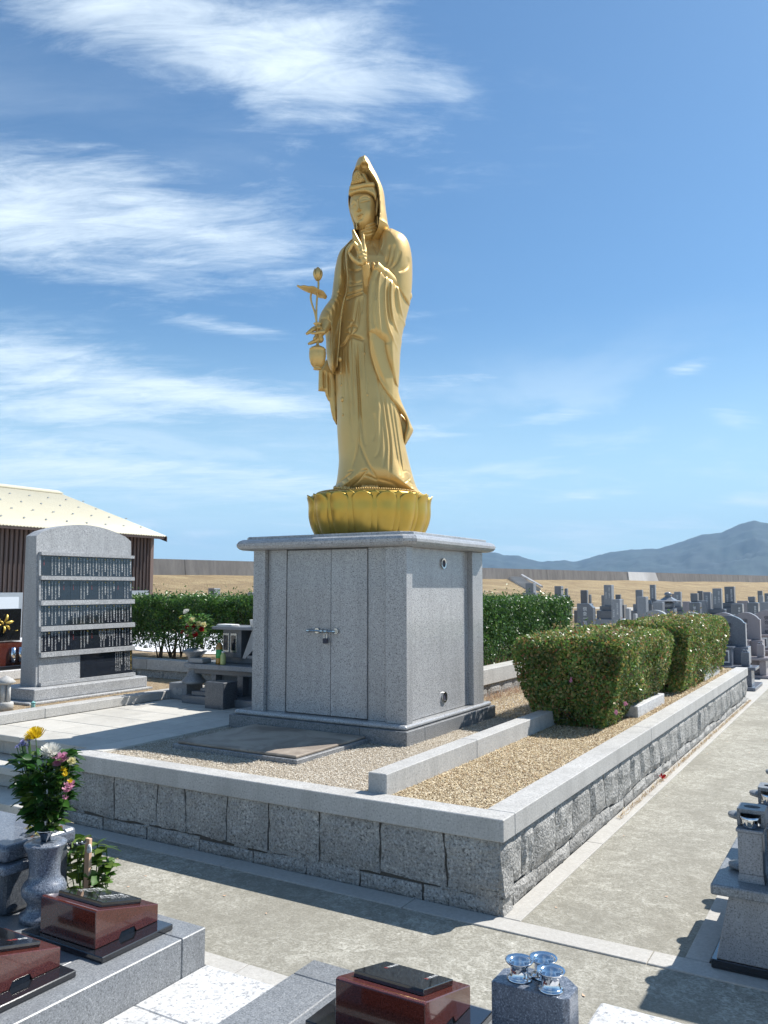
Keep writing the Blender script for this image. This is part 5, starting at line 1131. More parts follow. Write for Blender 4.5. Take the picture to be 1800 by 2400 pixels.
def stems(b, rs, x0, x1, y0, y1, z0, z1, n, r=0.010):
    for _ in range(n):
        bx0, by0 = rs.uniform(x0+0.22*(x1-x0), x1-0.22*(x1-x0)), rs.uniform(y0+0.12, y1-0.12)
        for _k in range(3):
            tx, ty = bx0+rs.normal()*0.14, by0+rs.normal()*0.16; tx = min(max(tx, x0+.05), x1-.05); ty = min(max(ty, y0+.05), y1-.05)
            tube(b, [(bx0, by0, z0), (bx0*.7+tx*.3+rs.normal()*.02, by0*.7+ty*.3, z0+(z1-z0)*.35), (tx, ty, z0+(z1-z0)*.85)], [r, r*.7, r*.3], 5, False)
def shrub(label, cat, x0, x1, y0, y1, z0, z1, n, size, pal, w, seed, group=None, zfoot=None, nst=14, **k):
    rs = np.random.RandomState(seed); t = thing('shrub' if cat == 'shrub' else 'hedge', label, cat, ((x0+x1)/2, (y0+y1)/2, z0), 0, group)
    P, N = shrub_pts(rs, n, x0, x1, y0, y1, zfoot if zfoot else z0, z1, **k)
    c = colmix(rs, n, pal, w)*(1.0+0.45*np.sin(P[:, 0]*11+np.sin(P[:, 1]*7)*2)*np.sin(P[:, 1]*9+P[:, 2]*8)*np.sin(P[:, 2]*13+1))[:, None]; up = np.clip((P[:, 2]-z1+0.12)/0.12, 0, 1)[:, None]
    leaf_cloud('foliage', P, N, size, c, t, asp=0.48, kind='stuff', rs=rs)
    b = BM(); stems(b, rs, x0, x1, y0, y1, z0, z1, nst); obj('stem', b, M['bark'], t, kind='stuff')
    m2 = n//5; Pi = np.stack([rs.uniform(x0+.08, x1-.08, m2), rs.uniform(y0+.08, y1-.08, m2), rs.uniform((zfoot or z0)+(z1-z0)*0.25, z1-.06, m2)], 1)
    cxm = (x0+x1)/2; tt = np.clip((z1-Pi[:, 2])/(z1-z0), 0, 1); Pi[:, 0] = cxm+(Pi[:, 0]-cxm)*(1-k.get('taper', .18)*tt**1.6)
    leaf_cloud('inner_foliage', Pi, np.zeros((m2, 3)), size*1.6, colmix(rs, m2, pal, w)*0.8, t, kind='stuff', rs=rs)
    return t
PR = [(0.13, 0.235, 0.05), (0.23, 0.27, 0.065), (0.33, 0.24, 0.08), (0.34, 0.15, 0.07), (0.08, 0.175, 0.04), (0.42, 0.40, 0.16)]
PG = [(0.055, 0.13, 0.025), (0.09, 0.20, 0.035), (0.03, 0.085, 0.018), (0.15, 0.25, 0.055)]
s1 = shrub('clipped olive-green shrub with reddish tips and a few pink blossoms, nearest in the bed', 'shrub', -1.10, -0.11, 2.74, 4.80, 0.45, 1.20, 46000, 0.032, PR, [5, 4, 2.2, 0.9, 3, 1.5], 11, 'clipped shrubs in the right-hand bed', taper=0.46, rnd=0.16, wob=0.035, gaps=0.7)
s2 = shrub('farther clipped olive-green shrub with reddish tips, behind the first one in the bed', 'shrub', -1.00, -0.12, 5.45, 8.40, 0.45, 1.22, 44000, 0.034, PR, [5, 4, 2.2, 0.9, 3, 1.5], 12, 'clipped shrubs in the right-hand bed', taper=0.28, rnd=0.16, wob=0.035, gaps=0.7)
h1 = shrub('long clipped bright green hedge behind the pedestal, to its right', 'hedge', -3.2, -2.10, 3.9, 7.75, 0.70, 1.46, 52000, 0.034, PG, [4, 3, 3, 1.5], 13, None, taper=0.10, gaps=0.75)
h2 = shrub('clipped dark green hedge behind the altar with bare stems below, left of the pedestal', 'hedge', -7.15, -3.3, 3.50, 4.55, 0.70, 1.48, 56000, 0.034, PG, [4, 2.5, 3, 1.2], 14, None, zfoot=0.86, nst=34, taper=0.10, gaps=0.6)
# loose upright shoots along the tops
rs = np.random.RandomState(4)
for t, (x0, x1, y0, y1, z), pal in ((h1, (-3.1, -2.15, 4.0, 7.7, 1.46), PG), (h2, (-7.0, -3.4, 3.55, 4.5, 1.48), PG), (s1, (-.95, -.28, 2.95, 4.6, 1.17), PR), (s2, (-.85, -.28, 5.7, 8.2, 1.19), PR)):
    n = 2600; P = np.stack([rs.uniform(x0, x1, n), rs.uniform(y0, y1, n), z+rs.exponential(0.022, n)], 1)
    leaf_cloud('shoot', P, np.tile([0.6, 0, 0.3], (n, 1)), 0.034, colmix(rs, n, pal, [1]*len(pal)), t, kind='stuff', rs=rs)
def flower(b, c, r, kind, axis=(0, 0, 1), mi=0, seed=0):
    """chrysanthemum, rose or small open blossom"""
    rr = random.Random(seed); c = Vector(c); ax = Vector(axis).normalized(); u = ax.orthogonal().normalized(); v = ax.cross(u)
    if kind == 'mum': rings = [(16, 1.0, 0.10, .20), (16, 0.92, 0.35, .20), (14, 0.75, 0.62, .18), (11, 0.52, 0.85, .16), (7, 0.28, 1.0, .13)]
    elif kind == 'rose': rings = [(5, 1.0, 0.25, .75), (5, 0.80, 0.60, .70), (4, 0.55, 0.85, .60), (3, 0.30, 0.95, .4)]
    else: rings = [(5, 1.0, 0.30, .55), (5, 0.6, 0.6, .4)]
    for n, f, h, w in rings:
        o = rr.random()*6.28
        for k in range(n):
            a = o+2*math.pi*k/n+rr.uniform(-.1, .1); d = u*math.cos(a)+v*math.sin(a); s = ax.cross(d)
            L_ = r*f*rr.uniform(.9, 1.08); W = r*w*0.5; el_ = h*1.1
            p0 = c; p1 = c+d*L_*0.55+ax*r*0.5*el_; p2 = c+d*L_*(1-0.25*h)+ax*r*(0.35+el_*0.55)
            q = [b.verts.new(p0+s*W*.3), b.verts.new(p0-s*W*.3), b.verts.new(p1-s*W), b.verts.new(p1+s*W), b.verts.new(p2-s*W*.7), b.verts.new(p2+s*W*.7)]
            b.faces.new((q[0], q[1], q[2], q[3])).material_index = mi; b.faces.new((q[3], q[2], q[4], q[5])).material_index = mi
FM = {}
def fmat(name, col):
    if name not in FM:
        t = NT(name+'_petal'); t.set(t.mix(t.noise(90, 3, .6), tuple(x*0.82 for x in col), col), 0.6)
        tr = t.n('ShaderNodeBsdfTranslucent'); tr.inputs['Color'].default_value = (*col, 1); ms_ = t.n('ShaderNodeMixShader'); ms_.inputs[0].default_value = .3
        t.L(t.b.outputs[0], ms_.inputs[1]); t.L(tr.outputs[0], ms_.inputs[2]); t.L(ms_.outputs[0], t.t.nodes['Material Output'].inputs[0]); FM[name] = t.m
    return FM[name]
FC = dict(yellow=(0.80, 0.58, 0.02), white=(0.82, 0.80, 0.74), cream=(0.80, 0.74, 0.42), pink=(0.72, 0.34, 0.48), red=(0.45, 0.015, 0.02), lavender=(0.42, 0.42, 0.72), rosy=(0.75, 0.50, 0.50), orange=(0.7, 0.25, 0.08))
for p in ((-0.22, 2.86, .60), (-0.19, 3.05, .66), (-0.55, 2.75, .85)):
    b = BM(); 
    for k in range(5): flower(b, (p[0]+rs.normal()*.010, p[1]+rs.normal()*.010, p[2]+rs.normal()*.01), .011, 'small', (0.5, -0.8, 0.3), 0, k)
    obj('blossom', b, fmat('pink', FC['pink']), s1)
def bigleaves(name, par, pts, mat='leaf', seed=1, pal=PG, size=0.05, asp=0.5):
    """broad pointed leaves, 6x2 grid each, drooping: pts (x,y,z,dx,dy,dz)"""
    rr = np.random.RandomState(seed); V = []; F = []; C = []
    for (x, y, z, dx, dy, dz) in pts:
        d = Vector((dx, dy, dz)).normalized(); up = Vector((0, 0, 1)); s = d.cross(up); s = s.normalized() if s.length > .05 else Vector((1, 0, 0)); nn = s.cross(d)
        L_ = size*rr.uniform(.7, 1.3); W = L_*asp*.5; c = np.array(pal[rr.randint(len(pal))])*rr.uniform(.75, 1.25); n0 = len(V); o = Vector((x, y, z)); roll = rr.normal()*.5; s = s*math.cos(roll)+nn*math.sin(roll); nn = s.cross(d)
        for i in range(5):
            t = i/4; w = W*math.sin(math.pi*min(1, t*.92+.06))**.8; m = o+d*L_*t-Vector((0, 0, 1))*L_*.30*t*t
            for sgn in (-1, 0, 1): V.append(tuple(m+s*w*sgn+nn*(.12*W if sgn else -.05*W))); C.append((*np.clip(c, 0, 1), 1))
        for i in range(4):
            for k in range(2): F.append((n0+i*3+k, n0+i*3+k+1, n0+i*3+k+4, n0+i*3+k+3))
    return obj(name, np_mesh(name, V, F, True, C), M[mat], par, kind='stuff')
def bouquet(t, cx, cy, z0, z1, r0, r1, flowers, nleaf, seed, pal=PG, size=0.045, lean=(0, 0)):
    rr = random.Random(seed); pts = []
    for _ in range(nleaf):
        f = rr.random()**.8; a = rr.random()*6.283; rad = (r0+(r1-r0)*math.sin(min(1, f*1.2)*1.57))*math.sqrt(rr.random()); z = z0+(z1-z0)*f
        pts.append((cx+lean[0]*f+rad*math.cos(a), cy+lean[1]*f+rad*math.sin(a), z, math.cos(a)*1.0, math.sin(a), rr.uniform(-.2, 1.2)))
    bigleaves('foliage', t, pts, seed=seed, pal=pal, size=size)
    b = BM()
    for _ in range(12):
        a = rr.random()*6.28; tube(b, [(cx+.01*math.cos(a), cy+.01*math.sin(a), z0-.06), (cx+lean[0]*.8+r1*.7*math.cos(a), cy+lean[1]*.8+r1*.7*math.sin(a), z0+(z1-z0)*.85)], .0022, 5)
    obj('stalk', b, FMst, t, kind='stuff')
    for i, (x, y, z, r, c, kd) in enumerate(flowers):
        b = BM(); flower(b, (x, y, z), r, kd, (rr.uniform(-.3, .3)+(x-cx-lean[0])*3, (y-cy)*3-.35, 1.0 if kd != 'rose' else .6), 0, seed*31+i); o = obj('flower', b, fmat(c, FC[c]), t); o['label'] = c+' flower'
        b = BM(); tube(b, [(x, y, z), ((x*2+cx)/3, (y*2+cy)/3, z0+(z-z0)*.5)], .0022, 5); obj('flower_stalk', b, FMst, o)
FMst = plain('stalk_green', (0.06, 0.13, 0.03), .6)
# altar vase and its bouquet
av = thing('altar_vase', 'large grey granite vase on a carved block, holding the altar bouquet', 'vase', (-4.43, 2.47, .47))
bx('block', M['gr1'], av, -4.67, -4.425, 2.38, 2.62, .471, .632, .004)
b = BM(); 
for x in (-4.585, -4.515): tube(b, [(x, 2.376, .55), (x, 2.381, .55)], .036, 14)
obj('carved_leaf', b, M['gr4'], av)
ld('vase_body', [(.125, .633), (.125, .66), (.085, .70), (.062, .76), (.058, .80), (.085, .815), (.088, .83), (.062, .845), (.070, .90), (.105, .935), (.128, .952), (.130, .960), (.055, .985), (.035, .99), (.03, .97)], M['gr1'], av, -4.41, 2.47, 10)
ab = thing('altar_bouquet', 'mixed bouquet of white, cream and red flowers in the granite vase by the altar', 'bouquet', (-4.41, 2.47, .99))
FA = [(-4.482, 2.42, 1.345, .045, 'white', 'mum'), (-4.555, 2.42, 1.29, .028, 'yellow', 'rose'), (-4.377, 2.40, 1.262, .046, 'cream', 'rose'), (-4.297, 2.40, 1.226, .038, 'cream', 'rose'), (-4.229, 2.40, 1.224, .036, 'cream', 'rose'), (-4.42, 2.39, 1.225, .03, 'rosy', 'rose'), (-4.437, 2.39, 1.195, .026, 'red', 'rose'), (-4.335, 2.38, 1.205, .03, 'red', 'rose'), (-4.239, 2.38, 1.180, .032, 'red', 'rose'), (-4.34, 2.37, 1.183, .022, 'rosy', 'rose'), (-4.492, 2.38, 1.146, .024, 'red', 'rose'), (-4.325, 2.37, 1.147, .02, 'rosy', 'rose'), (-4.299, 2.37, 1.118, .036, 'red', 'rose'), (-4.411, 2.37, 1.111, .018, 'rosy', 'rose')]
bouquet(ab, -4.40, 2.47, 1.0, 1.33, .03, .15, FA, 420, 5, lean=(.02, -.01))
# ================================================================== FOREGROUND LEFT: grave plot with tablets and a vase
def plinth_run(t, x0, x1, y0, y1, z1, mat, joint=None):
    bx('curb_stone', mat, t, x0, x1, y1-0.138, y1, 0.0, z1, 0.004)
    bx('curb_stone', mat, t, x1-0.22, x1, y0, y1-0.140, 0.0, z1, 0.004)
    bx('top_slab', mat, t, x0, x1-0.222, -1.92, y1-0.140, 0.0, z1-0.0015, 0.003); bx('top_slab', mat, t, x0, x1-0.222, y0, -1.922, 0.0, z1-0.0015, 0.003)
pl = thing('left_grave_plinth', 'low polished grey granite plinth in the near left corner, carrying red stone tablets', 'plinth', (-0.9, -1.11, 0))
plinth_run(pl, -3.2, -0.896, -3.4, -1.11, 0.166, M['plinth'])
def tablet(x1, y0, label, rows, wd=0.333, dp=0.33, z=0.1665, both=True, bl=0.08):
    """black base, red wedge block with a drain notch, black plate with lettering; front (high) side faces -Y"""
    t = thing('red_tablet', label, 'memorial tablet', (x1-wd/2, y0+dp/2, z), 0, 'red granite tablets with black plates')
    bx('base_slab', M['blackgran'], t, x1-wd-bl, x1+0.077, y0-0.03, y0+dp+0.012, z, z+0.024, 0.003)
    zb = z+0.0245; zf, zr = z+0.170, z+0.094; x0 = x1-wd; y1 = y0+dp
    b = BM(); prism(b, [(y0, zb), (y0+dp*0.36, zb), (y0+dp*0.40, zb+0.022), (y0+dp*0.60, zb+0.022), (y0+dp*0.64, zb), (y1, zb), (y1, zr), (y0+0.012, zf), (y0, zf-0.004)], 'x', x0, x1)
    bmesh.ops.bevel(b, geom=[e for e in b.edges], offset=0.0025, segments=1, affect='EDGES'); blk = obj('block', b, M['redgran'], t)
    bx('notch', M['blackgran'], t, x0+0.02, x1-0.004, y0+dp*0.38, y0+dp*0.62, zb, zb+0.020, 0)
    sl = (zr-zf)/(y1-y0-0.012); nrm = Vector((0, -sl, 1)).normalized(); vy = Vector((0, 1, sl)).normalized()
    c0 = Vector((0, y0+0.055, zf+sl*0.045)); b = BM(); L_ = 0.215
    qs = [(x0+0.035, 0), (x1-0.035, 0), (x1-0.035, L_), (x0+0.035, L_)]
    lo = [b.verts.new(Vector((x, 0, 0))+c0-Vector((0, 0, 0))+vy*s+nrm*0.0005) for x, s in qs]; hi = [b.verts.new(v.co+nrm*0.020) for v in lo]
    b.faces.new(lo[::-1]); b.faces.new(hi)
    for i in range(4): b.faces.new((lo[i], lo[(i+1) % 4], hi[(i+1) % 4], hi[i]))
    bmesh.ops.bevel(b, geom=[e for e in b.edges], offset=0.0015, segments=1, affect='EDGES')
    p = obj('plate', b, M['blackgran'], t)
    VV, FF, MI = [], [], []
    for (txt, s, xx, size, mi) in rows:
        o = Vector((x0+xx, 0, 0))+c0+vy*s+nrm*0.0212
        # the lines run along Y away from the reader on the -Y side, columns read from the +X side
        column(VV, FF, MI, txt, o, (1, 0, 0), vy, size, mi, 1.12)
    letters('inscription', VV, FF, MI, (M['ink'], M['inkg'], M['inkr']), p)
    return t
R1 = [('釋智光信士', 0.185, 0.065, 0.022, 0), ('昭和六十二年八月', 0.19, 0.085, 0.015, 0), ('行年七十五才', 0.18, 0.105, 0.015, 0), ('釋妙蓮信女', 0.185, 0.205, 0.024, 0), ('平成十二年三月二日', 0.19, 0.232, 0.015, 0), ('行年八十一才', 0.18, 0.252, 0.015, 0)]
tablet(-1.072, -1.544, 'dark red tablet with black plate of white lettering, nearest the path on the left plinth', R1)
tablet(-1.072, -2.033, 'dark red granite tablet cut off by the left edge, with few white and red characters', [('俗名', 0.19, 0.24, 0.02, 0), ('花子', 0.145, 0.24, 0.02, 2)])
# stone vase with its glass holder and bouquet
fv = thing('stone_flower_vase', 'tall waisted grey granite flower vase behind the red tablet in the near left corner', 'vase', (-1.578, -1.399, .166))
ld('vase_body', [(.098, .167), (.098, .19), (.072, .205), (.066, .235), (.080, .255), (.093, .275), (.094, .300), (.082, .322), (.068, .335), (.064, .36), (.066, .41), (.075, .45), (.088, .476), (.090, .482), (.086, .487), (.045, .494), (.038, .490)], M['bluegran'], fv, -1.578, -1.399, 48)
b = BM(); lathe(b, [(.020, .490), (.024, .515), (.040, .535), (.048, .541), (.046, .541), (.022, .515)], -1.578, -1.399, 24); obj('steel_holder', b, M['steel'], fv, smooth=True)
fb = thing('tall_bouquet', 'tall bouquet with yellow and white chrysanthemums, pink and lavender blooms, in the near left vase', 'bouquet', (-1.578, -1.399, .54))
FB = [(-1.672, -1.40, .930, .050, 'yellow', 'mum'), (-1.715, -1.40, .915, .026, 'yellow', 'mum'), (-1.567, -1.40, .868, .050, 'white', 'mum'), (-1.52, -1.40, .833, .03, 'pink', 'rose'), (-1.485, -1.40, .855, .028, 'pink', 'rose'), (-1.426, -1.40, .848, .020, 'cream', 'rose'),
      (-1.477, -1.40, .806, .018, 'yellow', 'small'), (-1.462, -1.40, .786, .018, 'yellow', 'small'), (-1.43, -1.40, .762, .014, 'yellow', 'small'), (-1.432, -1.40, .745, .028, 'pink', 'small'), (-1.445, -1.40, .722, .026, 'pink', 'small'), (-1.46, -1.40, .69, .016, 'pink', 'small'), (-1.689, -1.40, .842, .02, 'white', 'small')]
rr = random.Random(9)
for c in ((-1.765, -1.40, .893), (-1.72, -1.40, .898), (-1.695, -1.41, .69), (-1.69, -1.41, .645)):
    for k in range(7 if c[2] > .8 else 4): FB.append((c[0]+rr.uniform(-.028, .028), c[1]+rr.uniform(-.02, .01), c[2]+rr.uniform(-.022, .022), .013, 'lavender', 'small'))
bouquet(fb, -1.585, -1.39, .545, .86, .035, .115, FB, 560, 8, size=0.062, lean=(-.02, 0), pal=[(0.03, 0.095, 0.018), (0.045, 0.13, 0.02), (0.10, 0.17, 0.03), (0.02, 0.07, 0.015)])
# dark incense and water stone at the edge, wilted sprigs on it
wb = thing('water_stone', 'dark blue-grey rounded granite block with a pale top, at the left edge behind the vase', 'stone block', (-2.0, -1.3, .166))
bx('body', M['darkgran'], wb, -2.35, -1.71, -1.50, -1.16, .1665, .40, 0.03, 3); bx('top', M['bluegran'], wb, -2.38, -1.69, -1.52, -1.14, .401, .475, 0.022, 3)
bx('lip', M['bluegran'], wb, -1.80, -1.66, -1.54, -1.40, .36, .40, 0.01, 2)
P = []
for _ in range(70): P.append((rr.uniform(-1.80, -1.68), rr.uniform(-1.36, -1.18), .478+rr.random()*.03, rr.uniform(-1, 1), rr.uniform(-1, 1), rr.uniform(0, .9)))
o = bigleaves('wilted_sprigs', None, P, seed=3, pal=[(0.36, 0.34, 0.12), (0.22, 0.25, 0.08), (0.32, 0.16, 0.10), (0.55, 0.45, 0.28)], size=.028); del o['kind']; tag(o, 'wilted yellow-green sprigs lying on the dark stone block by the vase', 'dried plant')
# wooden stakes with a twisted cord and the leafy plant
for (x, y, zt, lab) in ((-1.865, -1.12, .405, 'shorter pale wooden stake with cord, half hidden behind the stone vase'), (-1.628, -1.125, .425, 'pale wooden stake with a knotted cord, standing behind the red tablet'), (-2.16, -1.13, .44, 'pale wooden stake with white bow at the left edge')):
    t = thing('wooden_stake', lab, 'stake', (x, y, .167), 0, 'wooden stakes behind the left grave')
    bx('post', M['wood'], t, x-.016, x+.016, y-.008, y+.008, .167, zt, .001)
    b = BM(); tube(b, spline([(x+.014, y-.012, zt-.035), (x+.030, y-.018, zt-.025), (x+.032, y-.015, zt-.050), (x+.014, y-.012, zt-.055), (x+.026, y-.02, zt-.04)], 4), .007, 6); obj('cord_knot', b, M['paper'], t)
    if lab.endswith('edge'):
        b = BM(); tube(b, spline([(x+.01, y-.03, zt-.06), (x+.06, y-.03, zt-.02), (x+.11, y-.03, zt-.04), (x+.10, y-.03, zt-.09), (x+.05, y-.03, zt-.09), (x+.01, y-.03, zt-.06)], 6), .010, 6); obj('bow', b, M['paper'], t, smooth=True)
cd_ = thing('twisted_cord', 'black and white twisted cord strung between the two wooden stakes', 'cord', (-1.75, -1.13, .39))
for ph, m in ((0, M['paper']), (math.pi, M['inkd'])):
    pts = []
    for k in range(61):
        s = k/60; x = -1.85+.215*s; z = .388+.022*s-.018*math.sin(math.pi*s); a = s*2*math.pi*6+ph; pts.append((x, -1.135+.0045*math.cos(a), z+.0045*math.sin(a)))
    b = BM(); tube(b, pts, .0048, 6); obj('strand', b, m, cd_, smooth=True)
bp = thing('leafy_plant', 'broad-leaved green plant behind the stone vase and the wooden stake, near left', 'plant', (-1.68, -1.09, .16))
rr = random.Random(21); P = []
b = BM()
for k in range(16):
    x, y = rr.uniform(-1.80, -1.53), rr.uniform(-1.14, -1.02); z = rr.uniform(.20, .41); tube(b, spline([(x*.5-1.68*.5, -1.08, .05), (x, y, z*.7), (x, y, z)], 4), .003, 5)
    for a in range(6): th = a*1.05+rr.random(); P.append((x, y, z, math.cos(th), math.sin(th)-.2, rr.uniform(.0, .6)))
    for a in range(4): P.append((x, y, z*rr.uniform(.5, .9), rr.uniform(-1, 1), rr.uniform(-1, .5), .4))
obj('stalk', b, FMst, bp, kind='stuff'); bigleaves('foliage', bp, P, seed=6, pal=[(0.10, 0.19, 0.03), (0.06, 0.14, 0.025), (0.16, 0.24, 0.05)], size=.062, asp=.55)

# ---- pale granite paving between the plots
wp = thing('plot_paving', 'x', 'x'); del wp['label']; del wp['category']; wp['kind'] = 'structure'
for x0, x1, y0, y1 in ((-.894, -.345, -1.498, -1.102), (-.894, -.345, -2.3, -1.502), (-.894, -.345, -3.2, -2.304)): bx('paving_slab', M['whitegran'], wp, x0, x1, y0, y1, -.05, .012, .003)

# ---- near centre: second plinth, tablet, triple flower holder
p2 = thing('centre_grave_plinth', 'low pale granite plinth at the bottom centre, under the red tablet and flower holder', 'plinth', (0.1, -1.4, 0))
bx('curb_stone', M['plinth'], p2, -.34, .80, -1.235, -1.102, 0, .155, .004); bx('curb_stone', M['plinth'], p2, -.34, -.13, -3.0, -1.237, 0, .155, .004); bx('top_slab', M['plinth'], p2, -.128, .80, -3.0, -1.237, 0, .1545, .003)
tablet(0.362, -1.497, 'dark red granite tablet with two short lines of characters, at the bottom centre', [('俗名', 0.20, 0.085, .016, 0), ('春子', 0.20-.036, .085, .016, 0), ('花', 0.20-.072, .085, .016, 2), ('俗名', 0.20, 0.24, .016, 0), ('秋子', 0.20-.036, .24, .016, 0), ('月', 0.20-.072, .24, .016, 2)], z=.1555, bl=.10)
fh = thing('triple_flower_holder', 'square grey granite block with three polished steel flower cups on top, bottom centre', 'flower holder', (0.62, -1.25, .155))
b = BM(); prism(b, [(.500, -1.305), (.735, -1.305), (.752, -1.29), (.752, -1.205), (.700, -1.155), (.555, -1.155), (.500, -1.205)], 'z', .1555, .350); bmesh.ops.bevel(b, geom=b.edges[:], offset=.002, segments=1, affect='EDGES'); obj('block', b, M['bluegran'], fh)
for (x, y) in ((.572, -1.245), (.633, -1.190), (.683, -1.262)):
    b = BM(); lathe(b, [(.040, .3502), (.041, .354), (.034, .358), (.029, .361), (.029, .390), (.031, .393), (.042, .401), (.046, .407), (.045, .409), (.033, .401), (.026, .392), (.024, .372), (.0, .371)], x, y, 28); obj('steel_cup', b, M['steel'], fh, smooth=True)
mb = bx('pale_corner_stone', M['whitegran'], None, .775, 1.9, -3.0, -1.045, .0, .25, .012, 2); tag(mb, 'pale speckled rough granite stone cut off by the bottom edge, right of the flower holder', 'stone')
tablet(0.362, -1.986, 'corner of another dark tablet at the bottom edge, left of the centre one', [], z=.1555, bl=.10)

# ---- right edge: a tall family grave with offering slab
rgv = thing('right_edge_grave', 'grey granite family grave at the right edge, with flower stands on a wide offering slab', 'gravestone', (1.5, .3, 0))
bx('black_plinth', M['blackgran'], rgv, .945, 2.3, -.03, 1.6, 0.008, .045, .003)
b = BM(); box(b, .965, 2.3, -.022, .95, .0455, .312, .004, 1, (.058, 0, .01, 0)); obj('lower_body', b, M['gr1'], rgv)
bx('offering_slab', M['plinth'], rgv, .955, 2.3, -.05, .72, .3125, .357, .008, 2)
bx('main_stone', M['gr1'], rgv, 1.36, 1.85, .40, .78, .3575, 1.32, .01); bx('dark_shaft', M['blackgran'], rgv, 1.178, 1.30, .00, .20, .3575, .60, .003)
bx('side_tier', M['gr1'], rgv, 1.14, 2.3, .725, 2.0, .0455, .30, .01)
def stand(x, y, par, s=1.0):
    b = BM(); box(b, x, x+.105*s, y, y+.085, .3575, .390, .0, 1, (.004, .004, .004, .004)); box(b, x+.004, x+.101*s, y+.004, y+.081, .390, .562, .002); box(b, x-.002, x+.107*s, y-.002, y+.087, .562, .576, .003); c = obj('stand_column', b, M['gr1'], par)
    b = BM(); lathe(b, [(.026, .5765), (.030, .58), (.034, .61), (.040, .625), (.036, .625), (.030, .60)], x+.052, y+.035, 20); obj('steel_cup', b, M['steel'], c, smooth=True)
    # crown block with an arched front and a round hole
    b = BM(); box(b, x-.002, x+.012, y+.05, y+.17, .5765, .632, 0); box(b, x+.094, x+.108, y+.05, y+.17, .5765, .632, 0); box(b, x+.012, x+.094, y+.12, y+.17, .5765, .632, 0)
    ring = []; N_ = 24; top = []
    for zz in (.6325, .648):
        outer = []; inner = []
        for i in range(N_):
            a = 2*math.pi*i/N_; ca, sa = math.cos(a), math.sin(a); m = max(abs(ca)/.055, abs(sa)/.062); outer.append(b.verts.new((x+.053+ca/m, y+.11+sa/m, zz))); inner.append(b.verts.new((x+.053+.034*ca, y+.11+.026*sa, zz)))
        top.append((outer, inner))
    (o0, i0), (o1, i1) = top
    for i in range(N_):
        j = (i+1) % N_; b.faces.new((o1[i], o1[j], i1[j], i1[i])); b.faces.new((o0[j], o0[i], i0[i], i0[j])); b.faces.new((o0[i], o0[j], o1[j], o1[i])); b.faces.new((i0[j], i0[i], i1[i], i1[j]))
    obj('crown_block', b, M['plinth'], c)
    for zz, xx, yy, r_ in ((.585, x+.0, y+.13, .050), (.3576, x-.01, y+.17, .052)):
        b = BM(); lathe(b, [(r_*.5, zz), (r_*.95, zz+.008), (r_, zz+.018), (r_*.96, zz+.024), (0, zz+.026)], xx, yy, 28); obj('round_dish', b, M['plinth'], c, smooth=True)
for x, y in ((1.053, .040), (1.085, .50), (1.10, 1.05)): stand(x, y, rgv)
bx('brown_box', M['wood'], rgv, 1.02, 1.06, .32, .36, .3575, .385, .001)

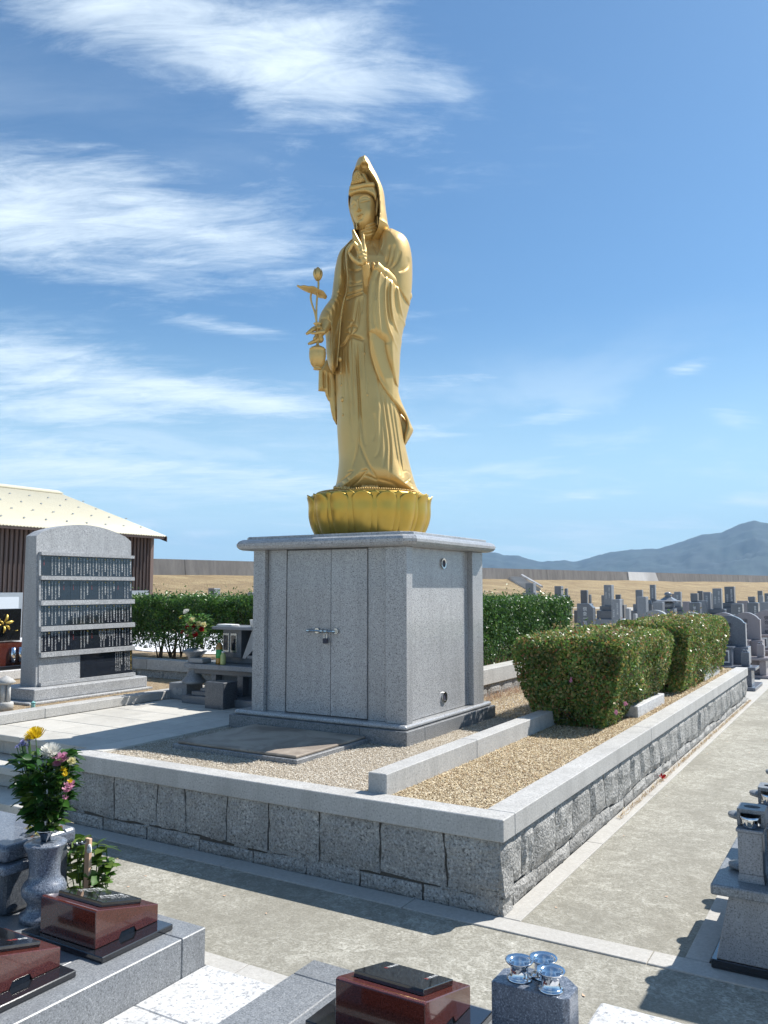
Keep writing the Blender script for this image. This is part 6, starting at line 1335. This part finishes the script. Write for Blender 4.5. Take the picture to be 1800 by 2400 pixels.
# ================================================================== GRAVEYARD BEHIND
GR = {'a': M['gr3'], 'b': M['gr1'], 'c': M['gr2'], 'd': M['gr4']}
def shaft(t, x, y, w, d, z0, z1, mat, kind, lettered, seed):
    r = random.Random(seed); y1 = y+d
    if kind in ('a',):
        b = BM(); pr_ = [(x-w/2, z0), (x+w/2, z0), (x+w/2, z1-w*.22)] + [(x+w/2-w*k/10, z1-w*.22+w*.20*math.sin(math.pi*k/10)**.7) for k in range(1, 10)] + [(x-w/2, z1-w*.22)]
        prism(b, pr_, 'y', y, y+.16); obj('headstone', b, mat, t)
        bx('upper_base', mat, t, x-w*.62, x+w*.62, y-.08, y+.30, z0-.22, z0-.001, .006); bx('base', mat, t, x-w*.8, x+w*.8, y-.35, y+.40, 0, z0-.221, .006)
    elif kind == 'g':
        cx, cy = x, y+.2; k = (z1-z0)
        ld('finial', [(.10, z1-.28*k), (.14, z1-.25*k), (.08, z1-.21*k), (.13, z1-.17*k), (.13, z1-.08*k), (.06, z1-.01*k), (0, z1)], mat, t, cx, cy, 14)
        b = BM(); a = .36; zt = z1-.28*k; zb = z1-.50*k
        rings = [[b.verts.new((cx+sx*q, cy+sy*q, zz+(.05*1 if zz == zb and False else 0))) for sx, sy in ((-1, -1), (1, -1), (1, 1), (-1, 1))] for q, zz in ((.12, zt), (.16, zt-.06*k), (.27, zt-.16*k), (.37, zb+.02*k), (.36, zb-.03*k), (.15, zb-.03*k))]
        for p, q in zip(rings, rings[1:]):
            for i in range(4): b.faces.new((p[i], p[(i+1) % 4], q[(i+1) % 4], q[i]))
        b.faces.new(rings[0]); obj('roof_stone', b, mat, t)
        ld('round_body', [(.14, zb-.03*k), (.22, zb-.12*k), (.23, zb-.24*k), (.18, zb-.38*k), (.14, zb-.40*k)], mat, t, cx, cy, 18)
        bx('base', mat, t, cx-.25, cx+.25, cy-.25, cy+.25, 0, zb-.401*k, .01)
    elif kind == 'l':
        bx('post', mat, t, x-w/2, x+w/2, y, y+w, 0, z1-.20, .005); ld('finial', [(w*.45, z1-.199), (w*.55, z1-.15), (w*.3, z1-.12), (w*.4, z1-.07), (0, z1)], mat, t, x, y+w/2, 10)
    else:
        b = BM()
        if kind == 'c': prism(b, [(x-w/2, z0), (x+w/2, z0), (x+w/2, z1-.12), (x+w/2-.12, z1), (x-w/2, z1)], 'y', y, y1); bmesh.ops.bevel(b, geom=b.edges[:], offset=.006, segments=1, affect='EDGES')
        else: box(b, x-w/2, x+w/2, y, y1, z0, z1, .012, 1)
        obj('shaft', b, mat, t)
        zz = z0; ww = w; tiers = 3 if kind == 't' else 2
        hs = [.16, .30, 9] if kind == 't' else [.28, 9]
        for i, h in enumerate(hs):
            zn = max(0.0, zz-h); ww = ww*1.35+.10; dy = (ww-w)/2
            if zn >= zz-.02: break
            bx('base_tier', GR['c'] if (kind == 't' and i < 2) else mat, t, x-ww/2, x+ww/2, y-dy*.8, y1+dy*.8, zn, zz-.0015, .012); zz = zn
            if zz <= 0: break
        if lettered:
            VV, FF, MI = [], [], []; nch = 5; s_ = min(w*.26, (z1-z0)*.8/(nch*1.1))
            if lettered == 2:
                column(VV, FF, MI, r.choice(('南無阿彌陀佛', '先祖代々之霊', '倶会一処浄土'))[:6], (x+w*.22, y-.003, z1-.12), (1, 0, 0), (0, 0, 1), s_*.8, 0); column(VV, FF, MI, r.choice(('昭和五十', '平成元年')), (x-w*.22, y-.003, z1-.30), (1, 0, 0), (0, 0, 1), s_*.8, 0)
            else: column(VV, FF, MI, r.choice(('南無阿彌陀佛', '先祖代々之墓', '倶会一処')), (x, y-.003, z1-.16), (1, 0, 0), (0, 0, 1), s_*1.2, 0)
            o = letters('inscription', VV, FF, MI, (M['ink'],), t)
GL = [
(-6.35, 17.13, 0.224, 0.209, 1.729, 1.475, 's', 'b', 0, 'square grey gravestone rising over the right hedge, beside the steps on the bank'),
(-5.7, 17.52, 0.184, 0.25, 1.65, 1.407, 's', 'b', 0, 'square grey gravestone top over the far end of the right hedge'),
(-6.49, 20.56, 0.08, 0.123, 1.585, 1.38, 's', 'c', 0, 'slim dark gravestone top touching a wider one at the hedge end'),
(-4.19, 14.92, 0.154, 0.12, 1.549, 1.242, 's', 'c', 0, 'slim upright dark stone standing right behind the broad stone with a cut corner'),
(-5.27, 18.95, 0.042, 0.12, 1.416, 1.166, 's', 'c', 0, 'thin dark stone peeping out right of the slim upright near the hedge'),
(-2.65, 9.99, 0.278, 0.139, 1.334, 0.923, 'c', 'c', 1, 'broad dark gravestone with one cut-off corner, right beside the hedge end'),
(-3.15, 13.19, 0.158, 0.194, 1.663, 1.227, 't', 'b', 2, 'tall lettered gravestone on a dark tiered base, first tall one right of the hedge'),
(-4.67, 18.14, 0.078, 0.12, 1.407, 1.116, 's', 'b', 0, 'narrow grey stone half hidden on the left of the first tall lettered one'),
(-4.86, 20.36, 0.144, 0.12, 1.408, 1.269, 's', 'c', 0, 'small distant dark stone just right of the first tall lettered one'),
(-1.79, 8.74, 0.13, 0.147, 1.427, 1.0, 's', 'b', 2, 'grey gravestone with two white text columns, low in front of the first tall one'),
(-1.9, 9.85, 0.063, 0.12, 1.266, 1.0, 's', 'd', 0, 'short pale pillar stone standing alone above the middle of the first shrub'),
(-1.55, 8.89, 0.044, 0.12, 1.208, 1.0, 's', 'd', 0, 'very low pale stone between the pale pillar and the plain grey gravestone'),
(-3.34, 16.59, 0.161, 0.12, 1.553, 1.208, 's', 'b', 0, 'grey upright stone rising behind the plain grey gravestone in mid graveyard'),
(-1.82, 10.48, 0.151, 0.184, 1.45, 1.052, 's', 'b', 0, 'plain speckled grey gravestone without lettering, in front in mid graveyard'),
(-2.82, 15.73, 0.12, 0.12, 1.674, 1.331, 't', 'b', 1, 'tallest narrow gravestone on a black base, left of the roofed stone stupa'),
(-1.93, 12.17, 0.182, 0.206, 1.337, 1.051, 's', 'b', 0, 'low wide gravestone directly below the narrow tallest one, left of the stupa'),
(-2.1, 13.82, 0.103, 0.12, 1.518, 1.135, 'g', 'b', 0, 'stone stupa with a curved square roof, round body and knobbed finial'),
(-1.17, 8.53, 0.22, 0.12, 1.284, 1.157, 'a', 'd', 0, 'arched pale headstone top peeping over the second shrub below the stupa'),
(-2.52, 14.16, 0.069, 0.12, 1.352, 1.121, 'l', 'c', 0, 'small post with a rounded finial between the plain stone and the stupa'),
(-2.12, 14.98, 0.136, 0.149, 1.516, 1.192, 't', 'b', 1, 'upright gravestone immediately right of the stupa, with small white text'),
(-2.84, 18.06, 0.068, 0.12, 1.452, 1.029, 's', 'a', 0, 'narrow pinkish stone squeezed between the stupa and the upright on its right'),
(-2.19, 17.28, 0.164, 0.189, 1.47, 1.266, 's', 'c', 0, 'dark stone with bright edge behind the low pinkish stone, right of the stupa'),
(-2.61, 20.53, 0.136, 0.136, 1.516, 1.216, 's', 'c', 0, 'far dark stone top half covered by its right neighbour, mid right graveyard'),
(-1.39, 14.24, 0.136, 0.165, 1.516, 1.164, 't', 'b', 1, 'grey upright in front of the far dark top, left of the big lettered pair'),
(-1.14, 11.47, 0.179, 0.203, 1.343, 1.064, 's', 'c', 1, 'low broad dark gravestone just above the second shrub, left of a paler one'),
(-1.21, 12.6, 0.154, 0.167, 1.361, 1.034, 's', 'b', 0, 'paler low gravestone close behind and right of the low broad dark one'),
(-2.16, 19.64, 0.018, 0.12, 1.454, 1.035, 's', 'c', 0, 'sliver of dark stone directly left of the big lettered gravestone'),
(-0.96, 12.75, 0.157, 0.145, 1.592, 1.203, 't', 'b', 2, 'big grey gravestone with a long white text column, left of the tallest pair'),
(-0.91, 13.94, 0.182, 0.194, 1.627, 1.301, 't', 'c', 2, 'biggest dark gravestone on a black base, right one of the tallest pair'),
(-0.21, 9.69, 0.161, 0.168, 1.358, 1.0, 's', 'c', 2, 'dark gravestone with two white text columns, directly behind the blue-grey arched one'),
(-0.62, 13.54, 0.2, 0.138, 1.35, 1.0, 's', 'a', 0, 'wide low pinkish stone right of the biggest dark gravestone'),
(-0.99, 18.0, 0.153, 0.202, 1.388, 1.252, 's', 'c', 0, 'small dark top above the lettered stone, towards the right edge'),
(-0.13, 10.91, 0.168, 0.253, 1.357, 1.0, 's', 'c', 2, 'dark lettered gravestone behind the pinkish arched headstone'),
(-1.17, 21.39, 0.119, 0.224, 1.521, 1.2, 's', 'c', 0, 'distant dark stone near the right edge with a slimmer one before it'),
(-0.61, 16.47, 0.089, 0.277, 1.427, 1.043, 's', 'b', 0, 'slim grey stone standing in front of the distant dark one near the right edge'),
(-0.65, 18.2, 0.137, 0.279, 1.471, 1.252, 's', 'c', 1, 'dark gravestone cut by the right edge, upper row'),
(-0.07, 12.11, 0.139, 0.3, 1.352, 1.043, 's', 'b', 0, 'grey gravestone cut by the right edge, lower row above the arched ones'),
(-1.66, 13.5, 0.149, 0.12, 1.329, 1.052, 's', 'a', 0, 'low brownish pink stone between the stupa upright and the low broad dark stone'),
(-0.69, 8.59, 0.144, 0.12, 1.262, 1.11, 'a', 'd', 0, 'arched top barely showing over the middle of the second shrub'),
(-0.24, 8.51, 0.198, 0.188, 1.262, 1.069, 'a', 'a', 0, 'arched pinkish-grey headstone top behind the right corner of the second shrub')]
CP = (1.6132, -3.8417, 1.6)
for i, (x, y, w, d, zt, zb, kd, mt, lt_, lab) in enumerate(GL):
    k = 1.35 if kd == 'a' else 1.75
    X, Y = CP[0]+(x-CP[0])*k, CP[1]+(y-CP[1])*k; W_, D_ = w*k, min(max(d*k, .2), .36); Zt, Zb = 1.6+(zt-1.6)*k, 1.6+(zb-1.6)*k
    if kd == 'a': W_ = .42
    nm = {'g': 'stone_stupa', 'l': 'stone_post'}.get(kd, 'gravestone')
    t = thing(nm, lab, {'g': 'stupa', 'l': 'post'}.get(kd, 'gravestone'), (X, Y, 0), 0, 'gravestones in the cemetery behind'); shaft(t, X, Y, W_, D_, max(Zb, .30), Zt, GR[mt], kd, lt_, i)
for (x, y, w, zt, lab) in ((-9.51*1.0, 8.23, .154, 1.595, 'pale grey square stone top above the left hedge, before the grassy bank'), (-10.1, 10.1, .14, 1.505, 'small stone top over the left hedge, partly hidden by the pedestal')):
    k = 1.6; X, Y = CP[0]+(x-CP[0])*k, CP[1]+(y-CP[1])*k; t = thing('gravestone', lab, 'gravestone', (X, Y, 0), 0, 'gravestones in the cemetery behind'); shaft(t, X, Y, w*k, .3, .9, 1.6+(zt-1.6)*k, GR['b'], 's', 0, 77)
# pale strip of graveyard paving before the bank
struct('graveyard_paving', sheet(-5.5, 9, 9.3, 34, -.004), M['kerb'])
# ---- row of arched family graves along the path
def arched(xr, y, w, mat, lab, seed, lantern=True):
    t = thing('arched_gravestone', lab, 'gravestone', (xr-w/2, y, 0), 0, 'arched family graves along the path'); x0 = xr-w; s = 1.0
    b = BM(); prof = [(x0, .64), (xr, .64), (xr, 1.02)] + [(xr-w*.07, 1.03)] + [(xr-w*.07-(w*.86)*k/12, 1.045+.10*math.sin(math.pi*k/12)**.8) for k in range(13)] + [(x0+w*.07, 1.03), (x0, 1.02)]
    prism(b, prof, 'y', y, y+.15); bmesh.ops.bevel(b, geom=b.edges[:], offset=.006, segments=1, affect='EDGES'); obj('headstone', b, mat, t)
    VV, FF, MI = [], [], []; column(VV, FF, MI, '倶会一処', ((x0+xr)/2-.0, y-.009, .985), (1, 0, 0), (0, 0, 1), .085, 0, 1.12); letters('inscription', VV, FF, MI, (M['inkd'],), t)
    bx('upper_base', mat, t, x0-.06, xr+.04, y-.10, y+.25, .36, .639, .006)
    bx('table_slab', mat, t, x0-.12, xr+.20, y-.62, y-.12, .31, .358, .006); bx('table_leg', mat, t, xr+.02, xr+.13, y-.55, y-.20, .05, .309, .006); bx('table_leg', mat, t, x0-.06, x0+.06, y-.55, y-.20, .05, .309, .006)
    bx('foot', mat, t, x0-.2, xr+.19, y-.66, y+.3, .0, .049, .004); bx('lower_base', mat, t, x0-.06, xr+.02, y-.40, y+.25, .05, .3095, .004)
    lb = bx('lantern_box', mat, t, x0+.04, x0+.33, y-.42, y-.15, .359, .63, .004); bx('lantern_lid', mat, lb, x0+.01, x0+.36, y-.45, y-.13, .6305, .655, .004)
    for k in range(2):
        f = bx('door_frame', M['white'], lb, x0+.07+.12*k, x0+.178+.12*k, y-.432, y-.421, .40, .60, .001); bx('pane', M['darkgran'], f, x0+.09+.12*k, x0+.158+.12*k, y-.436, y-.4325, .425, .575, 0)
    v = bx('vase_block', mat, t, xr-.02, xr+.10, y-.50, y-.36, .359, .59, .012); b = BM()
    for dx in (.02, .06): lathe(b, [(.018, .591), (.018, .61), (.028, .62), (.026, .62)], xr+dx, y-.43, 12)
    obj('steel_cup', b, M['steel'], v, smooth=True)
arched(-0.251, 10.9, .50, M['bluegran'], 'blue-grey arched headstone with dark carved characters and white lantern doors, nearest by the path', 1)
arched(-0.251, 12.9, .50, M['gr3'], 'pinkish-grey arched headstone next behind the blue-grey one along the path', 2)
arched(-0.10, 14.9, .50, M['gr3'], 'pinkish arched headstone cut by the right edge, third along the path', 3)
st_ = bx('small_yellow_stone', M['paver'], None, -.62, -.54, 5.02, 5.09, .449, .52, .02, 2); tag(st_, 'small yellowish stone on the ground between the two shrubs', 'stone')

# ================================================================== GRAVEL, DRY GRASS, BITS
def pebbles(name, n, x0, x1, y0, y1, z, size, pal, excl=None, seed=1, flat=.6):
    rs = np.random.RandomState(seed); P = np.stack([rs.uniform(x0, x1, n), rs.uniform(y0, y1, n), np.full(n, z)+rs.rand(n)*size*.3], 1)
    if excl is not None: P = P[~excl(P)]
    n = len(P); O = np.array([(1, 0, 0), (0, 1, 0), (-1, 0, 0), (0, -1, 0), (0, 0, flat), (0, 0, -flat)]); s = (size*(.35+.65*rs.rand(n)**1.5)*.5)[:, None, None]
    a = rs.rand(n)*6.28; c, sn = np.cos(a), np.sin(a); V = O[None]*np.array([1, .7, 1])*s*(.75+.5*rs.rand(n, 6, 1)); X = V[..., 0]*c[:, None]-V[..., 1]*sn[:, None]; Y = V[..., 0]*sn[:, None]+V[..., 1]*c[:, None]
    V = np.stack([X, Y, V[..., 2]], -1)+P[:, None]; F0 = np.array([(0, 1, 4), (1, 2, 4), (2, 3, 4), (3, 0, 4)]); F = (F0[None]+np.arange(n)[:, None, None]*6).reshape(-1, 3)
    C = colmix(rs, n, pal, [1]*len(pal), .2); C = np.repeat(np.concatenate([C, np.ones((n, 1))], 1), 6, 0)
    o = obj(name, np_mesh(name, V.reshape(-1, 3), F, False, C), M['pebble'], kind='stuff'); return o
PT = [(0.42, 0.36, 0.27), (0.55, 0.49, 0.39), (0.32, 0.26, 0.19), (0.66, 0.61, 0.52), (0.24, 0.19, 0.13)]
PD = [(0.42, 0.33, 0.20), (0.55, 0.45, 0.29), (0.30, 0.22, 0.12), (0.20, 0.135, 0.07), (0.62, 0.53, 0.38)]
def ex1(P): return ((P[:, 0] > -3.03) & (P[:, 0] < -1.345) & (P[:, 1] > 1.44) & (P[:, 1] < 3.06)) | ((P[:, 0] > -2.78) & (P[:, 0] < -1.66) & (P[:, 1] > .55) & (P[:, 1] < 1.44))
pebbles('gravel', 90000, -3.04, -.872, .155, 3.1, .456, .013, PT, ex1, 1)
pebbles('bed_gravel', 46000, -.748, -.157, .155, 4.0, .452, .017, PD, None, 2)
pebbles('bed_gravel', 9000, -.748, -.157, 4.0, 8.9, .452, .026, PD, None, 3)
pebbles('rear_gravel', 22000, -1.93, -.872, 3.0, 7.0, .456, .020, PT+PD, None, 4)
def straw(name, n, reg, z, ln, pal, seed, up=.25):
    rs = np.random.RandomState(seed); P = np.stack([rs.uniform(reg[0], reg[1], n), rs.uniform(reg[2], reg[3], n), np.full(n, z)], 1)
    a = rs.rand(n)*6.28; L_ = ln*(.4+.8*rs.rand(n)); D = np.stack([np.cos(a), np.sin(a), up*rs.rand(n)*2], 1)*L_[:, None]; W = np.stack([-np.sin(a), np.cos(a), np.zeros(n)], 1)*.0016
    V = np.stack([P-W, P+W, P+D*.6+W*.7+np.array([0, 0, .006]), P+D*.6-W*.7+np.array([0, 0, .006])], 1).reshape(-1, 3); C = colmix(rs, n, pal, [1]*len(pal)); C = np.repeat(np.concatenate([C, np.ones((n, 1))], 1), 4, 0)
    return obj(name, np_mesh(name, V, np.arange(4*n).reshape(n, 4), False, C), M['straw'], kind='stuff')
SP_ = [(0.55, 0.40, 0.20), (0.42, 0.28, 0.13), (0.65, 0.52, 0.30), (0.30, 0.17, 0.09)]
straw('dry_grass', 9000, (-1.95, -.88, 3.0, 7.0), .462, .06, SP_, 1); straw('dry_grass', 6000, (-.74, -.16, .5, 8.8), .458, .045, SP_, 2); straw('dry_grass', 2500, (-3.3, -2.12, 3.45, 8.0), .71, .12, SP_, 3, .9)
straw('dry_grass', 3000, (-12, -4.82, -.3, 3.2), .545, .05, SP_, 5); straw('dry_grass', 1500, (-1.95, -1.75, 3.1, 7.5), .462, .12, [(0.30, 0.17, 0.12), (0.40, 0.25, 0.15)], 6, .5)
straw('dry_weeds', 1800, (.001, .035, 2.0, 9.0), .012, .035, SP_, 7, .4)
b = BM(); flower(b, (.02, 3.35, .03), .035, 'small', (.3, -.4, 1), 0, 4); o = obj('fallen_red_flower', b, fmat('red', (0.6, 0.02, 0.03))); tag(o, 'fallen red blossom at the foot of the right wall beside the kerb', 'flower')
# a few loose leaves and chips on the path
b = BM()
for _ in range(26):
    x, y = (random.uniform(-3, .7), random.uniform(-.95, -.2)) if random.random() < .5 else (random.uniform(.1, .8), random.uniform(0, 7)); s = random.uniform(.006, .013); a = random.random()*6
    q = [b.verts.new((x+s*math.cos(a+k*1.57)*(1 if k % 2 else .5), y+s*math.sin(a+k*1.57)*(1 if k % 2 else .5), .003+.003*(k % 2))) for k in range(4)]; b.faces.new(q)
obj('path_litter', b, M['wood'], kind='stuff')
